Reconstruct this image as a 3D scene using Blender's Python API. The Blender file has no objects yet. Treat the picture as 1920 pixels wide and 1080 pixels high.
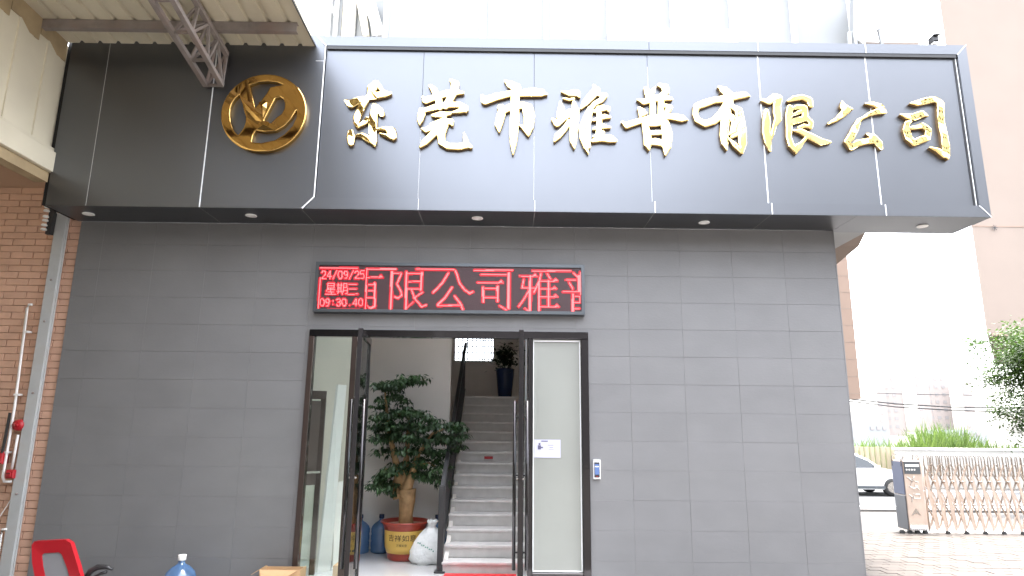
import bpy, math, random
import numpy as np
from mathutils import Vector, Matrix
rnd = random.Random(7)
S = bpy.context.scene
COL = S.collection

# ---------------------------------------------------------------- camera
F_PX, PITCH, YAW, ROLL = 1218.0, .2088, .0068, .0104
CAM = np.array([0, -6.9, 1.72])
_c, _s = math.cos, math.sin
FW = np.array([_s(YAW)*_c(PITCH), _c(YAW)*_c(PITCH), _s(PITCH)])
_r = np.cross(FW, [0, 0, 1]); _r /= np.linalg.norm(_r); _u = np.cross(_r, FW)
RT = _c(ROLL)*_r + _s(ROLL)*_u
UP = -_s(ROLL)*_r + _c(ROLL)*_u
cd = bpy.data.cameras.new('camera'); cam = bpy.data.objects.new('camera', cd); COL.objects.link(cam)
cd.sensor_width = 36; cd.lens = F_PX/1920*36; cd.clip_start = .05; cd.clip_end = 2000
cam.matrix_world = Matrix(((RT[0], UP[0], -FW[0], CAM[0]), (RT[1], UP[1], -FW[1], CAM[1]), (RT[2], UP[2], -FW[2], CAM[2]), (0, 0, 0, 1)))
S.camera = cam

# ---------------------------------------------------------------- sky, sun, exposure
SUN_EL, SUN_AZ = math.radians(76), math.radians(38)      # azimuth from +x towards +y
world = bpy.data.worlds.new('World'); S.world = world; world.use_nodes = True
wn = world.node_tree; bg = wn.nodes['Background']
sky = wn.nodes.new('ShaderNodeTexSky'); sky.sky_type = 'NISHITA'; sky.sun_disc = False
sky.sun_elevation = SUN_EL; sky.sun_rotation = math.pi/2 - SUN_AZ
sky.air_density = 1.0; sky.dust_density = 4.0; sky.ozone_density = 1.0
hs = wn.nodes.new('ShaderNodeHueSaturation'); hs.inputs['Saturation'].default_value = .28   # milky, hazy sky
wn.links.new(sky.outputs[0], hs.inputs['Color']); wn.links.new(hs.outputs[0], bg.inputs[0]); bg.inputs[1].default_value = .15
sd = bpy.data.lights.new('sun', 'SUN'); sun = bpy.data.objects.new('sun', sd); COL.objects.link(sun)
sd.energy = 1.0; sd.angle = math.radians(10); sd.color = (1, .955, .9)
_d = Vector((_c(SUN_EL)*_c(SUN_AZ), _c(SUN_EL)*_s(SUN_AZ), _s(SUN_EL)))
sun.rotation_euler = _d.to_track_quat('Z', 'Y').to_euler(); sun.location = _d*40
S.view_settings.view_transform = 'Standard'; S.view_settings.look = 'None'
S.view_settings.gamma = 1; S.view_settings.use_curve_mapping = False
S.view_settings.exposure = 3.8
S.cycles.max_bounces = 12; S.cycles.diffuse_bounces = 8; S.cycles.use_denoising = True

# ---------------------------------------------------------------- helpers
def _ray(x, y): return FW*F_PX + RT*(x-960) + UP*(540-y)
def onY(x, y, Y):
    d = _ray(x, y); return CAM + d*(Y-CAM[1])/d[1]
def onZ(x, y, Z):
    d = _ray(x, y); return CAM + d*(Z-CAM[2])/d[2]
def onX(x, y, X):
    d = _ray(x, y); return CAM + d*(X-CAM[0])/d[0]

def mat(name, col, rough=.6, metal=0., vary=.0, vscale=4., bump=0., bscale=60., spec=.5, coat=0., objvar=0., emit=None, estr=1., stretch=(1, 1, 1), dirt=0., dirtcol=(.05, .045, .04), dscale=1.2, rvary=0.):
    m = bpy.data.materials.new(name); m.use_nodes = True
    n = m.node_tree.nodes; L = m.node_tree.links; b = n['Principled BSDF']
    b.inputs['Base Color'].default_value = (*col, 1); b.inputs['Roughness'].default_value = rough
    b.inputs['Metallic'].default_value = metal; b.inputs['Specular IOR Level'].default_value = spec
    b.inputs['Coat Weight'].default_value = coat; b.inputs['Coat Roughness'].default_value = .08
    geo = n.new('ShaderNodeNewGeometry'); mp = n.new('ShaderNodeMapping'); mp.inputs['Scale'].default_value = stretch
    L.new(geo.outputs['Position'], mp.inputs[0]); pos = mp.outputs[0]
    cur = None
    def noise(sc, det=4):
        t = n.new('ShaderNodeTexNoise'); t.inputs['Scale'].default_value = sc; t.inputs['Detail'].default_value = det
        L.new(pos, t.inputs['Vector']); return t.outputs[0]
    def mul(a, fac_out, lo, hi):
        mr = n.new('ShaderNodeMapRange'); mr.inputs[3].default_value = lo; mr.inputs[4].default_value = hi
        mr.inputs[1].default_value = .3 if fac_out[1] else 0; mr.inputs[2].default_value = .7 if fac_out[1] else 1
        L.new(fac_out[0], mr.inputs[0])
        vm = n.new('ShaderNodeVectorMath'); vm.operation = 'SCALE'
        if a is None: vm.inputs[0].default_value = col
        else: L.new(a, vm.inputs[0])
        L.new(mr.outputs[0], vm.inputs['Scale']); return vm.outputs[0]
    if vary: cur = mul(cur, (noise(vscale), True), 1-vary, 1+vary)
    if objvar:
        oi = n.new('ShaderNodeObjectInfo'); cur = mul(cur, (oi.outputs['Random'], False), 1-objvar, 1+objvar)
    if dirt:
        mr = n.new('ShaderNodeMapRange'); mr.inputs[1].default_value = .5; mr.inputs[2].default_value = .75; mr.inputs[4].default_value = dirt
        L.new(noise(dscale, 8), mr.inputs[0])
        mx = n.new('ShaderNodeMix'); mx.data_type = 'RGBA'; mx.inputs[7].default_value = (*dirtcol, 1)
        L.new(mr.outputs[0], mx.inputs[0])
        if cur is None: mx.inputs[6].default_value = (*col, 1)
        else: L.new(cur, mx.inputs[6])
        cur = mx.outputs[2]
    if cur is not None: L.new(cur, b.inputs['Base Color'])
    if rvary:
        mr = n.new('ShaderNodeMapRange'); mr.inputs[1].default_value = .3; mr.inputs[2].default_value = .7
        mr.inputs[3].default_value = max(0, rough-rvary); mr.inputs[4].default_value = rough+rvary
        L.new(noise(vscale*1.7), mr.inputs[0]); L.new(mr.outputs[0], b.inputs['Roughness'])
    if bump:
        bp = n.new('ShaderNodeBump'); bp.inputs['Strength'].default_value = 1; bp.inputs['Distance'].default_value = bump
        L.new(noise(bscale, 3), bp.inputs['Height']); L.new(bp.outputs[0], b.inputs['Normal'])
    if emit:
        b.inputs['Emission Color'].default_value = (*emit, 1); b.inputs['Emission Strength'].default_value = estr
    return m

def glass_mat(name, tint=(.9, .96, .94), refl=.12):
    m = bpy.data.materials.new(name); m.use_nodes = True
    n = m.node_tree.nodes; L = m.node_tree.links; n.remove(n['Principled BSDF'])
    t = n.new('ShaderNodeBsdfTransparent'); t.inputs[0].default_value = (*tint, 1)
    g = n.new('ShaderNodeBsdfGlossy'); g.inputs['Roughness'].default_value = .02
    lw = n.new('ShaderNodeLayerWeight'); lw.inputs[0].default_value = .25
    mr = n.new('ShaderNodeMapRange'); mr.inputs[3].default_value = refl*.5; mr.inputs[4].default_value = .9
    L.new(lw.outputs['Fresnel'], mr.inputs[0])
    mx = n.new('ShaderNodeMixShader'); L.new(mr.outputs[0], mx.inputs[0]); L.new(t.outputs[0], mx.inputs[1]); L.new(g.outputs[0], mx.inputs[2])
    L.new(mx.outputs[0], n['Material Output'].inputs[0]); return m

def leaf_mat(name, c1, c2, trans=.3):
    m = bpy.data.materials.new(name); m.use_nodes = True
    n = m.node_tree.nodes; L = m.node_tree.links; b = n['Principled BSDF']
    geo = n.new('ShaderNodeNewGeometry'); t = n.new('ShaderNodeTexNoise'); t.inputs['Scale'].default_value = 2.2; t.inputs['Detail'].default_value = 6
    L.new(geo.outputs['Position'], t.inputs['Vector'])
    mr = n.new('ShaderNodeMapRange'); mr.inputs[1].default_value = .35; mr.inputs[2].default_value = .65; L.new(t.outputs[0], mr.inputs[0])
    ad = n.new('ShaderNodeMath'); ad.operation = 'MULTIPLY_ADD'; ad.inputs[1].default_value = .5
    L.new(geo.outputs['Random Per Island'], ad.inputs[0])
    ml = n.new('ShaderNodeMath'); ml.operation = 'MULTIPLY'; ml.inputs[1].default_value = .5; L.new(mr.outputs[0], ml.inputs[0]); L.new(ml.outputs[0], ad.inputs[2])
    mx = n.new('ShaderNodeMix'); mx.data_type = 'RGBA'; mx.inputs[6].default_value = (*c1, 1); mx.inputs[7].default_value = (*c2, 1)
    L.new(ad.outputs[0], mx.inputs[0]); L.new(mx.outputs[2], b.inputs['Base Color']); b.inputs['Roughness'].default_value = .5
    tr = n.new('ShaderNodeBsdfTranslucent'); L.new(mx.outputs[2], tr.inputs[0])
    ms = n.new('ShaderNodeMixShader'); ms.inputs[0].default_value = trans
    L.new(b.outputs[0], ms.inputs[1]); L.new(tr.outputs[0], ms.inputs[2]); L.new(ms.outputs[0], n['Material Output'].inputs[0])
    return m

class G:
    def __init__(s): s.v = []; s.f = []
    def add(s, vs, fs):
        o = len(s.v); s.v += [tuple(map(float, p)) for p in vs]; s.f += [tuple(i+o for i in f) for f in fs]; return s
    def box(s, x0, x1, y0, y1, z0, z1):
        return s.add([(x0, y0, z0), (x1, y0, z0), (x1, y1, z0), (x0, y1, z0), (x0, y0, z1), (x1, y0, z1), (x1, y1, z1), (x0, y1, z1)],
                     [(0, 3, 2, 1), (4, 5, 6, 7), (0, 1, 5, 4), (1, 2, 6, 5), (2, 3, 7, 6), (3, 0, 4, 7)])
    def bbox(s, x0, x1, y0, y1, z0, z1, b=.003):
        # box whose front (-y) edges are chamfered
        return s.add([(x0, y0+b, z0), (x1, y0+b, z0), (x1, y0+b, z1), (x0, y0+b, z1), (x0+b, y0, z0+b), (x1-b, y0, z0+b), (x1-b, y0, z1-b), (x0+b, y0, z1-b),
                      (x0, y1, z0), (x1, y1, z0), (x1, y1, z1), (x0, y1, z1)],
                     [(4, 5, 6, 7), (0, 1, 5, 4), (1, 2, 6, 5), (2, 3, 7, 6), (3, 0, 4, 7), (0, 8, 9, 1), (1, 9, 10, 2), (2, 10, 11, 3), (3, 11, 8, 0), (11, 10, 9, 8)])
    def quad(s, *p): return s.add(p, [tuple(range(len(p)))])
    def prism(s, pts, d):
        # polygon pts (3d) extruded by vector d
        n = len(pts); d = np.array(d, float); P = [np.array(p, float) for p in pts]
        return s.add(P + [p+d for p in P], [tuple(range(n))[::-1], tuple(range(n, 2*n))] + [(i, (i+1) % n, n+(i+1) % n, n+i) for i in range(n)])
    def tube(s, path, r, n=8, cap=True):
        P = [Vector(p) for p in path]; k = len(P); R = r if hasattr(r, '__len__') else [r]*k
        vs = []; ref = None
        for i in range(k):
            t = (P[min(i+1, k-1)] - P[max(i-1, 0)]).normalized()
            if ref is None: ref = Vector((0, 0, 1)) if abs(t.z) < .9 else Vector((1, 0, 0))
            a = t.cross(ref).normalized(); b = t.cross(a).normalized(); ref = -b if False else ref
            for j in range(n):
                an = 2*math.pi*j/n; vs.append(P[i] + (a*math.cos(an) + b*math.sin(an))*R[i])
        fs = [(i*n+j, i*n+(j+1) % n, (i+1)*n+(j+1) % n, (i+1)*n+j) for i in range(k-1) for j in range(n)]
        if cap: fs += [tuple(range(n))[::-1], tuple(range((k-1)*n, k*n))]
        return s.add(vs, fs)
    def lathe(s, prof, c=(0, 0, 0), n=24):
        k = len(prof); vs = []
        for r, z in prof:
            for j in range(n):
                a = 2*math.pi*j/n; vs.append((c[0]+r*math.cos(a), c[1]+r*math.sin(a), c[2]+z))
        fs = [(i*n+j, i*n+(j+1) % n, (i+1)*n+(j+1) % n, (i+1)*n+j) for i in range(k-1) for j in range(n)]
        fs += [tuple(range(n))[::-1], tuple(range((k-1)*n, k*n))]
        return s.add(vs, fs)
    def bar(s, p, q, w, h=None):
        h = h or w; p = Vector(p); q = Vector(q); t = (q-p).normalized()
        ref = Vector((0, 0, 1)) if abs(t.z) < .9 else Vector((0, 1, 0))
        a = t.cross(ref).normalized()*(w/2); b = t.cross(a).normalized()*(h/2)
        return s.add([p-a-b, p+a-b, p+a+b, p-a+b, q-a-b, q+a-b, q+a+b, q-a+b],
                     [(0, 3, 2, 1), (4, 5, 6, 7), (0, 1, 5, 4), (1, 2, 6, 5), (2, 3, 7, 6), (3, 0, 4, 7)])
    def xf(s, M):
        s.v = [tuple(M @ Vector(p)) for p in s.v]; return s
    def mesh(s, name, m, org=(0, 0, 0), smooth=False):
        me = bpy.data.meshes.new(name)
        me.from_pydata([(p[0]-org[0], p[1]-org[1], p[2]-org[2]) for p in s.v], [], s.f); me.materials.append(m)
        if smooth:
            me.polygons.foreach_set('use_smooth', [True]*len(me.polygons))
        me.update(); return me
    def build(s, name, m, parent=None, smooth=False, loc=None, bevel=0):
        org = Vector((0, 0, 0)) if loc is None else Vector(loc)
        if parent is not None:
            org = Vector((0, 0, 0)); q = parent
            while q is not None: org += q.location; q = q.parent
        o = bpy.data.objects.new(name, s.mesh(name, m, org, smooth)); COL.objects.link(o)
        if parent is not None: o.parent = parent
        else: o.location = org
        if smooth == 'auto' or bevel:
            if bevel:
                md = o.modifiers.new('bevel', 'BEVEL'); md.width = bevel; md.segments = 2; md.limit_method = 'ANGLE'
        return o

def tag(o, label=None, cat=None, group=None, kind=None):
    if label: o['label'] = label
    if cat: o['category'] = cat
    if group: o['group'] = group
    if kind: o['kind'] = kind
    return o
def thing(name, loc, label, cat, group=None):
    o = bpy.data.objects.new(name, None); COL.objects.link(o); o.location = loc; o.empty_display_size = .1
    return tag(o, label, cat, group)
def struct(o): o['kind'] = 'structure'; return o
def dup(root, loc, label):
    r = root.copy(); COL.objects.link(r); r.location = loc; r['label'] = label
    for ch in root.children:
        c = ch.copy(); COL.objects.link(c); c.parent = r
        for g in ch.children:
            d = g.copy(); COL.objects.link(d); d.parent = c
    return r
def inst(name, me, parent, loc, scale=None, rot=None):
    o = bpy.data.objects.new(name, me); COL.objects.link(o); o.parent = parent; o.location = loc
    if scale: o.scale = scale
    if rot: o.rotation_euler = rot
    return o
def text_mesh(body, size):
    c = bpy.data.curves.new('lettering', 'FONT'); c.body = body; c.size = size; c.align_x = 'CENTER'; c.align_y = 'CENTER'
    o = bpy.data.objects.new('lettering', c); COL.objects.link(o); bpy.context.view_layer.update()
    me = bpy.data.meshes.new_from_object(o.evaluated_get(bpy.context.evaluated_depsgraph_get()))
    vs = [tuple(v.co) for v in me.vertices]; fs = [tuple(p.vertices) for p in me.polygons]
    bpy.data.objects.remove(o); return vs, fs

# ---------------------------------------------------------------- materials
M = dict(
    tile=mat('grey_wall_tile', (.168, .167, .170), .55, vary=.055, vscale=2.1, bump=.0010, bscale=30, objvar=.018, dirt=.22, dirtcol=(.21, .21, .205), dscale=1.3, stretch=(1, 1, 1.7)),
    tileback=mat('wall_grout', (.13, .13, .134), .9),
    alum=mat('grey_aluminium_panel', (.158, .166, .182), .36, metal=.92, objvar=.02, vary=.03, vscale=.8),
    sealant=mat('pale_sealant', (.86, .88, .9), .5),
    dark=mat('dark_void', (.02, .02, .022), .9),
    white=mat('white_plaster', (.76, .72, .67), .8, vary=.05, vscale=1.5),
    cream=mat('cream_plaster', (.66, .61, .52), .8, vary=.05, vscale=1.5),
    blackmetal=mat('black_mirror_steel', (.055, .052, .055), .07, metal=.9, bump=.0004, bscale=3),
    brownmetal=mat('dark_brown_frame', (.06, .042, .036), .25, metal=.3),
    black=mat('black_painted_metal', (.025, .025, .027), .4),
    gold=mat('polished_gold', (1.0, .75, .31), .05, metal=1, bump=.0015, bscale=5),
    emblemgold=mat('bronze_gold_mirror', (.74, .45, .14), .03, metal=1, bump=.0005, bscale=4),
    goldside=mat('gold_letter_side', (.30, .19, .09), .4, metal=.6),
    canopy=mat('cream_sheet_metal', (.60, .55, .43), .5, vary=.08, vscale=2, dirt=.35, dirtcol=(.32, .26, .18), dscale=1.5),
    sheet=mat('pale_cream_sheet', (.68, .63, .50), .45, vary=.05, vscale=2, dirt=.25, dirtcol=(.42, .36, .25), dscale=1.3, objvar=.03),
    brownsheet=mat('brown_flashing', (.38, .29, .17), .6, vary=.15, vscale=5),
    rust=mat('grey_rusty_steel', (.28, .245, .23), .6, metal=.2, vary=.2, vscale=6, dirt=.5, dirtcol=(.2, .11, .08), dscale=3),
    brick=mat('orange_brick_tile', (.60, .37, .265), .6, vary=.08, vscale=6, objvar=.06, bump=.001, bscale=80),
    mortar=mat('dark_mortar', (.45, .29, .21), .9),
    post=mat('grey_painted_steel', (.42, .43, .43), .5, vary=.08, vscale=5, dirt=.4, dirtcol=(.30, .25, .2), dscale=5),
    pipe=mat('white_pvc', (.80, .78, .76), .35),
    red=mat('red_plastic', (.40, .010, .018), .38),
    redcloth=mat('red_carpet', (.62, .03, .035), .85, bump=.002, bscale=200),
    floor=mat('polished_floor', (.50, .495, .49), .12, vary=.05, vscale=1),
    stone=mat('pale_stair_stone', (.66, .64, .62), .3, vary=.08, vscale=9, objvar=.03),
    asphalt=mat('road_surface', (.05, .052, .054), .85, vary=.08, vscale=2),
    paving=mat('ground_concrete', (.056, .050, .044), .85, vary=.12, vscale=1.4, dirt=.5, dirtcol=(.05, .045, .04), dscale=.8),
    paver=mat('reddish_paver', (.058, .047, .039), .8, vary=.3, vscale=3.0, dirt=.7, dirtcol=(.05, .038, .03), dscale=1.1),
    peach=mat('peach_wall_tile', (.222, .176, .146), .75, vary=.03, vscale=.6),
    peachbrick=mat('peach_tiled_wall', (.24, .17, .13), .7, vary=.05, vscale=.6),
    palewhite=mat('white_cladding', (.245, .255, .262), .5, vary=.02),
    whitepaint=mat('white_paint', (.85, .85, .85), .5),
    towers=mat('pale_tower', (.31, .27, .25), .9, vary=.04, vscale=.1),
    windowdark=mat('far_window', (.25, .235, .23), .3),
    carpaint=mat('white_car_paint', (.80, .80, .81), .25, coat=.8),
    carglass=mat('dark_car_glass', (.03, .035, .04), .06),
    rubber=mat('rubber', (.025, .025, .025), .8),
    chrome=mat('brushed_steel', (.40, .37, .34), .22, metal=.9, vary=.08, vscale=8),
    chromepink=mat('rosy_steel', (.54, .44, .37), .28, metal=.5, vary=.1, vscale=6),
    bluepanel=mat('blue_grey_steel', (.13, .15, .22), .3, metal=.5),
    fence=mat('beige_fence_sheet', (.32, .28, .19), .7, objvar=.06),
    potred=mat('glazed_red_pot', (.30, .035, .018), .3, vary=.08, coat=.3),
    potyellow=mat('glazed_yellow_band', (.62, .40, .09), .35, vary=.06),
    ink=mat('black_ink', (.02, .015, .012), .7),
    bark=mat('pale_bark', (.33, .20, .09), .7, vary=.25, vscale=14, bump=.006, bscale=40),
    trunk=mat('grey_bark', (.14, .11, .08), .9, vary=.2, vscale=9, bump=.01, bscale=20),
    sack=mat('white_woven_sack', (.72, .73, .72), .65, vary=.06, vscale=12, bump=.02, bscale=14),
    sackprint=mat('green_print', (.12, .28, .22), .7),
    bluevase=mat('dark_blue_glaze', (.015, .03, .09), .2),
    card=mat('cardboard', (.55, .34, .18), .85, vary=.05, vscale=8),
    board=mat('white_board', (.66, .65, .62), .6),
    mesh=mat('grey_chair_mesh', (.22, .22, .23), .7, bump=.002, bscale=250),
    film=mat('frosted_glass_film', (.26, .267, .245), .32, coat=.6, vary=.06, vscale=1.2),
    paper=mat('lilac_notice_paper', (.50, .49, .60), .7),
    print_=mat('grey_print', (.10, .09, .16), .7),
    screen=mat('blue_lit_screen', (.02, .03, .08), .1, emit=(.12, .2, .42), estr=.105),
    ledback=mat('led_panel_face', (.045, .018, .021), .45, bump=.003, bscale=120),
    ledframe=mat('led_frame', (.10, .11, .12), .35, metal=.6),
    led=mat('lit_red_led', (.3, .02, .02), .5, emit=(1, .15, .16), estr=.19),
    ledhalo=mat('painted_red_bloom', (.25, .01, .02), .5, emit=(.40, .002, .01), estr=.105),  # glowing cells that paint bloom around the LED text
    lampglass=mat('downlight_glass', (.78, .76, .72), .3),
    workshop=mat('added_block_wall', (.16, .155, .15), .8), workshop_light=mat('pale_workshop_wall', (.31, .31, .31), .8),
    riser=mat('shaded_riser_stone', (.58, .565, .545), .4, vary=.08, vscale=9, objvar=.04),  # stone darkened to paint in the shade below the nosings
    kerbstone=mat('kerb_stone', (.11, .105, .10), .85, vary=.1),
    lowwall=mat('weathered_low_wall', (.34, .325, .30), .9, vary=.06, vscale=1),
    green=mat('green_cover', (.10, .2, .1), .6),
    glass=glass_mat('clear_glass'), winglass=glass_mat('window_glass', (.95, .97, 1), .05),
    potleaf=leaf_mat('dark_green_leaf', (.009, .028, .009), (.035, .085, .02), .15),
    vaseleaf=leaf_mat('very_dark_leaf', (.008, .02, .008), (.02, .045, .015), .1),
    treeleaf=leaf_mat('bright_green_leaf', (.018, .045, .01), (.07, .125, .022), .4),
    reed=leaf_mat('yellow_green_reed', (.05, .10, .02), (.14, .20, .05), .4),
)
def bottle_mat():
    m = glass_mat('blue_bottle_plastic', (.62, .80, .97), .25); n = m.node_tree.nodes; L = m.node_tree.links
    d = n.new('ShaderNodeBsdfTranslucent'); d.inputs[0].default_value = (.30, .52, .85, 1); e = n.new('ShaderNodeBsdfDiffuse'); e.inputs[0].default_value = (.22, .40, .70, 1)
    a = n.new('ShaderNodeMixShader'); L.new(d.outputs[0], a.inputs[1]); L.new(e.outputs[0], a.inputs[2])
    out = n['Material Output']; src = out.inputs[0].links[0].from_socket; mx = n.new('ShaderNodeMixShader'); mx.inputs[0].default_value = .38
    L.new(src, mx.inputs[1]); L.new(a.outputs[0], mx.inputs[2]); L.new(mx.outputs[0], out.inputs[0]); return m
M['bottle'] = bottle_mat()

# ================================================================= SETTING
# ground: one sheet, yard level to y=6, then down to the road
ys = [-60, -20, -8, 4.9, 6, 9, 12, 14, 18, 40, 120, 700]
def gz(y): return 0 if y < 4.9 else max(-.64, -.64*(y-4.9)/9.1)
g = G()
for i in range(len(ys)-1):
    a, b = ys[i], ys[i+1]
    g.quad((-400, a, gz(a)), (500, a, gz(a)), (500, b, gz(b)), (-400, b, gz(b)))
struct(g.build('ground', M['paving']))
g = G(); g.quad((-300, 11.8, gz(11.8)+.006), (400, 11.8, gz(11.8)+.006), (400, 14, -.634), (-300, 14, -.634))
g.quad((-300, 14, -.634), (400, 14, -.634), (400, 20.4, -.634), (-300, 20.4, -.634))
struct(g.build('road', M['asphalt']))
struct(G().box(-2.3, 1.1, -1.6, .0, -.02, .008).build('added_bounce_floor', M['floor']))  # pale floor out of view, added to bounce light into the lobby
g = G(); g.quad((-100, 14.2, -.628), (200, 14.2, -.628), (200, 14.4, -.628), (-100, 14.4, -.628))
g.quad((-100, 19.6, -.628), (200, 19.6, -.628), (200, 19.75, -.628), (-100, 19.75, -.628))
struct(g.build('road_marking', M['whitepaint']))
g = G(); g.box(-100, 200, 11.5, 11.75, -.7, gz(11.5)+.06); struct(g.build('kerb', M['kerbstone']))
# pavers in view right of the building
g = G()
for j in range(36):
    for i in range(34):
        x = 3.66 + i*.22 + (j % 2)*.11; y = -1.4 + j*.17
        h = .012 + rnd.random()*.005
        g.bbox(0, .212, 0, .162, 0, 1, .004)
        k = len(g.v)-12
        for q in range(k, k+12):
            vx, vy, vz = g.v[q]
            # lay the chamfered face upwards
            g.v[q] = (x+vx, y+vz*.162, h - vy*.06)
o = struct(g.build('pavement', M['paver']))

# ---------------------------------------------------------------- tiled facade wall
FW0, FW1 = -4.71, 3.60
DX0, DX1, DZ = -2.10, .863, 2.702
wall = thing('tiled_wall', (0, 0, 0), 'grey tiled entrance wall standing below the sign band around the glass doors', 'wall')
g = G()
g.box(FW0+.01, DX0, .012, .22, 0, 3.95); g.box(DX1, FW1, .012, .22, 0, 3.95); g.box(DX0, DX1, .012, .22, DZ, 3.95)
g.build('wall_core', M['tileback'], wall)
tw, th, gap = .575, .2925, .0010
cache = {}
def tile(x0, x1, z0, z1):
    if x1-x0 < .02 or z1-z0 < .02: return
    w = round(x1-x0, 3); h = round(z1-z0, 3)
    if (w, h) not in cache:
        cache[(w, h)] = G().bbox(-w/2, w/2, 0, .012, -h/2, h/2, .0009).mesh('tile', M['tile'])
    inst('tile', cache[(w, h)], wall, ((x0+x1)/2, -.0005+rnd.uniform(-.0007, .0007), (z0+z1)/2), rot=(rnd.uniform(-.0012, .0012), 0, rnd.uniform(-.0012, .0012)))
for k in range(-4, 10):
    zt = 2.743 - th*k; zb = zt - th
    zt = min(zt, 3.875)-gap/2; zb = max(zb, 0)+gap/2
    for c in range(-11, 4):
        xl = 1.307 + tw*c; xr = xl + tw
        xl = max(xl, FW0)+gap/2; xr = min(xr, FW1)-gap/2
        if xr <= xl or zt <= zb: continue
        if xr > DX0 and xl < DX1 and zb < DZ:
            tile(xl, min(xr, DX0), zb, zt) if xl < DX0 else None
            tile(max(xl, DX1), xr, zb, zt) if xr > DX1 else None
            if zt > DZ: tile(max(xl, DX0), min(xr, DX1), DZ, zt)
        else: tile(xl, xr, zb, zt)
G().box(FW1, FW1+.012, -.002, 7, 0, 3.88).build('end_cladding', M['tile'], wall)

# ---------------------------------------------------------------- brick wall at the left
bw = thing('brick_wall', (-5.3, .03, 0), 'orange brick wall with rust stain beside the grey tiled wall', 'wall')
G().box(-7.5, FW0-.001, .045, .25, 0, 4.6).build('mortar_bed', M['mortar'], bw)
bl, bh, pitch = .236, .0690, .0743
bm_ = G().bbox(-bl/2, bl/2, 0, .03, -bh/2, bh/2, .003).mesh('brick', M['brick'])
for r in range(55):
    z = .22 + r*pitch
    for c in range(6):
        xr = FW0 - .004 - c*(bl+.009) + (.12 if r % 2 else 0)
        xl = xr - bl; xr = min(xr, FW0-.004)
        if xr - xl < .03 or xl < -6.0: continue
        cx = (xl+xr)/2
        inst('brick', bm_, bw, (cx+5.3, -.015+.012+rnd.uniform(-.001, .001), z), scale=((xr-xl)/bl, 1, 1))

# ---------------------------------------------------------------- sign band (fascia)
ZS, ZT = 3.88, 5.85
YF, YP = -.53, -.50
fas = thing('sign_band', (0, -.25, ZS), 'dark grey aluminium sign band running above the entrance with pale joints', 'sign band')
G().box(-4.74, 4.96, -.47, -.003, ZS+.02, 5.80).build('core', M['dark'], fas)
xs = [-2.0, -.94, .26, 1.49, 2.70, 3.88, 4.88]
sg = .002
for i in range(6):
    G().bbox(xs[i]+sg/2, xs[i+1]-sg/2, YP, -.472, 4.003, 5.735, .002).build('face_panel', M['alum'], fas)
for i, x in enumerate(xs[1:-1]):
    w = .0014 if i < 3 else .006
    G().box(x-w, x+w, YP-.001-i*.0001, YP+.01, 4.0, 5.70 if i > 2 else (5.55 if i == 2 else 4.8)).build('joint_sealant', M['sealant'], fas)
def fpan(pts, name='frame_panel', d=.057):
    G().prism([(x, YF, z) for x, z in pts], (0, d, 0)).build(name, M['alum'], fas)
tx = [-2.10, 1.51, 2.70, 3.88, 4.99]
for i in range(4):
    a, b = tx[i]+.003, tx[i+1]-.003
    fpan([(a, ZT), (a+.1 if i == 0 else a, 5.738), (b-.11 if i == 3 else b, 5.738), (b, ZT)])
bx = [-2.10, -.93, .27, 1.51, 2.72, 3.90, 4.99]
for i in range(6):
    a, b = bx[i]+.003, bx[i+1]-.003
    fpan([(a+.1 if i == 0 else a, 4.0), (a, ZS), (b, ZS), (b-.11 if i == 5 else b, 4.0)])
fpan([(4.99, ZS+.006), (4.99, ZT-.006), (4.883, 5.735), (4.883, 4.006)])
def seam(p, q, w=.008, y=YF):
    G().bar((p[0], y-.0005, p[1]), (q[0], y-.0005, q[1]), w, w).build('joint_sealant', M['sealant'], fas)
for x in bx[3:-1]: seam((x, ZS), (x, 4.0), .009)
for x in bx[1:3]: seam((x, ZS), (x, 4.0), .004)
for x in tx[2:-1]: seam((x, 5.738), (x, ZT), .008)
seam((4.99, ZT), (4.88, 5.735)); seam((4.88, 4.0), (4.99, ZS)); seam((-2.10, ZT), (-2.0, 5.735), .009); seam((-2.12, ZS), (-2.01, 4.0), .012)
seam((-2.005, 4.0), (-2.005, 5.735), .010)
seam((4.872, 4.0), (4.872, 5.70), .010, YP)
# aluminium angle on the inside of the right frame
G().box(4.845, 4.862, YP-.006, YP, 4.0, 5.70).build('trim_angle', M['black'], fas)
G().box(-1.99, 4.87, YF+.004, YP, 5.70, 5.736).build('painted_trim_shade', M['black'], fas)  # black strip paints in the shade under the top trim
G().box(-1.99, 4.87, YF+.008, YP, 5.715, 5.722).build('trim_angle', M['alum'], fas)
# left stretch beyond the mitre
lx = [-4.745, -4.33, -3.17, -2.013]
for i in range(3):
    a, b = lx[i]+.003, lx[i+1]-.003
    if i == 2: fpan([(a, ZS), (b-.11, ZS), (b, 4.0), (b, 5.735), (b-.10, ZT), (a, ZT)])
    else: fpan([(a, ZS), (b, ZS), (b, ZT), (a, ZT)])
seam((-3.17, ZS), (-3.17, ZT), .010); G().bar((-4.33, YF-.0005, ZS), (-4.33, YF-.0005, ZT), .004, .004).build('joint_sealant', M['post'], fas); seam((-2.10, 5.55), (-2.012, 5.55), .003)
G().box(-4.80, -4.746, -.50, -.003, ZS+.01, 5.80).build('added_gap_filler', M['dark'], fas)  # dark filler added to keep sky light out of the gap
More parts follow.
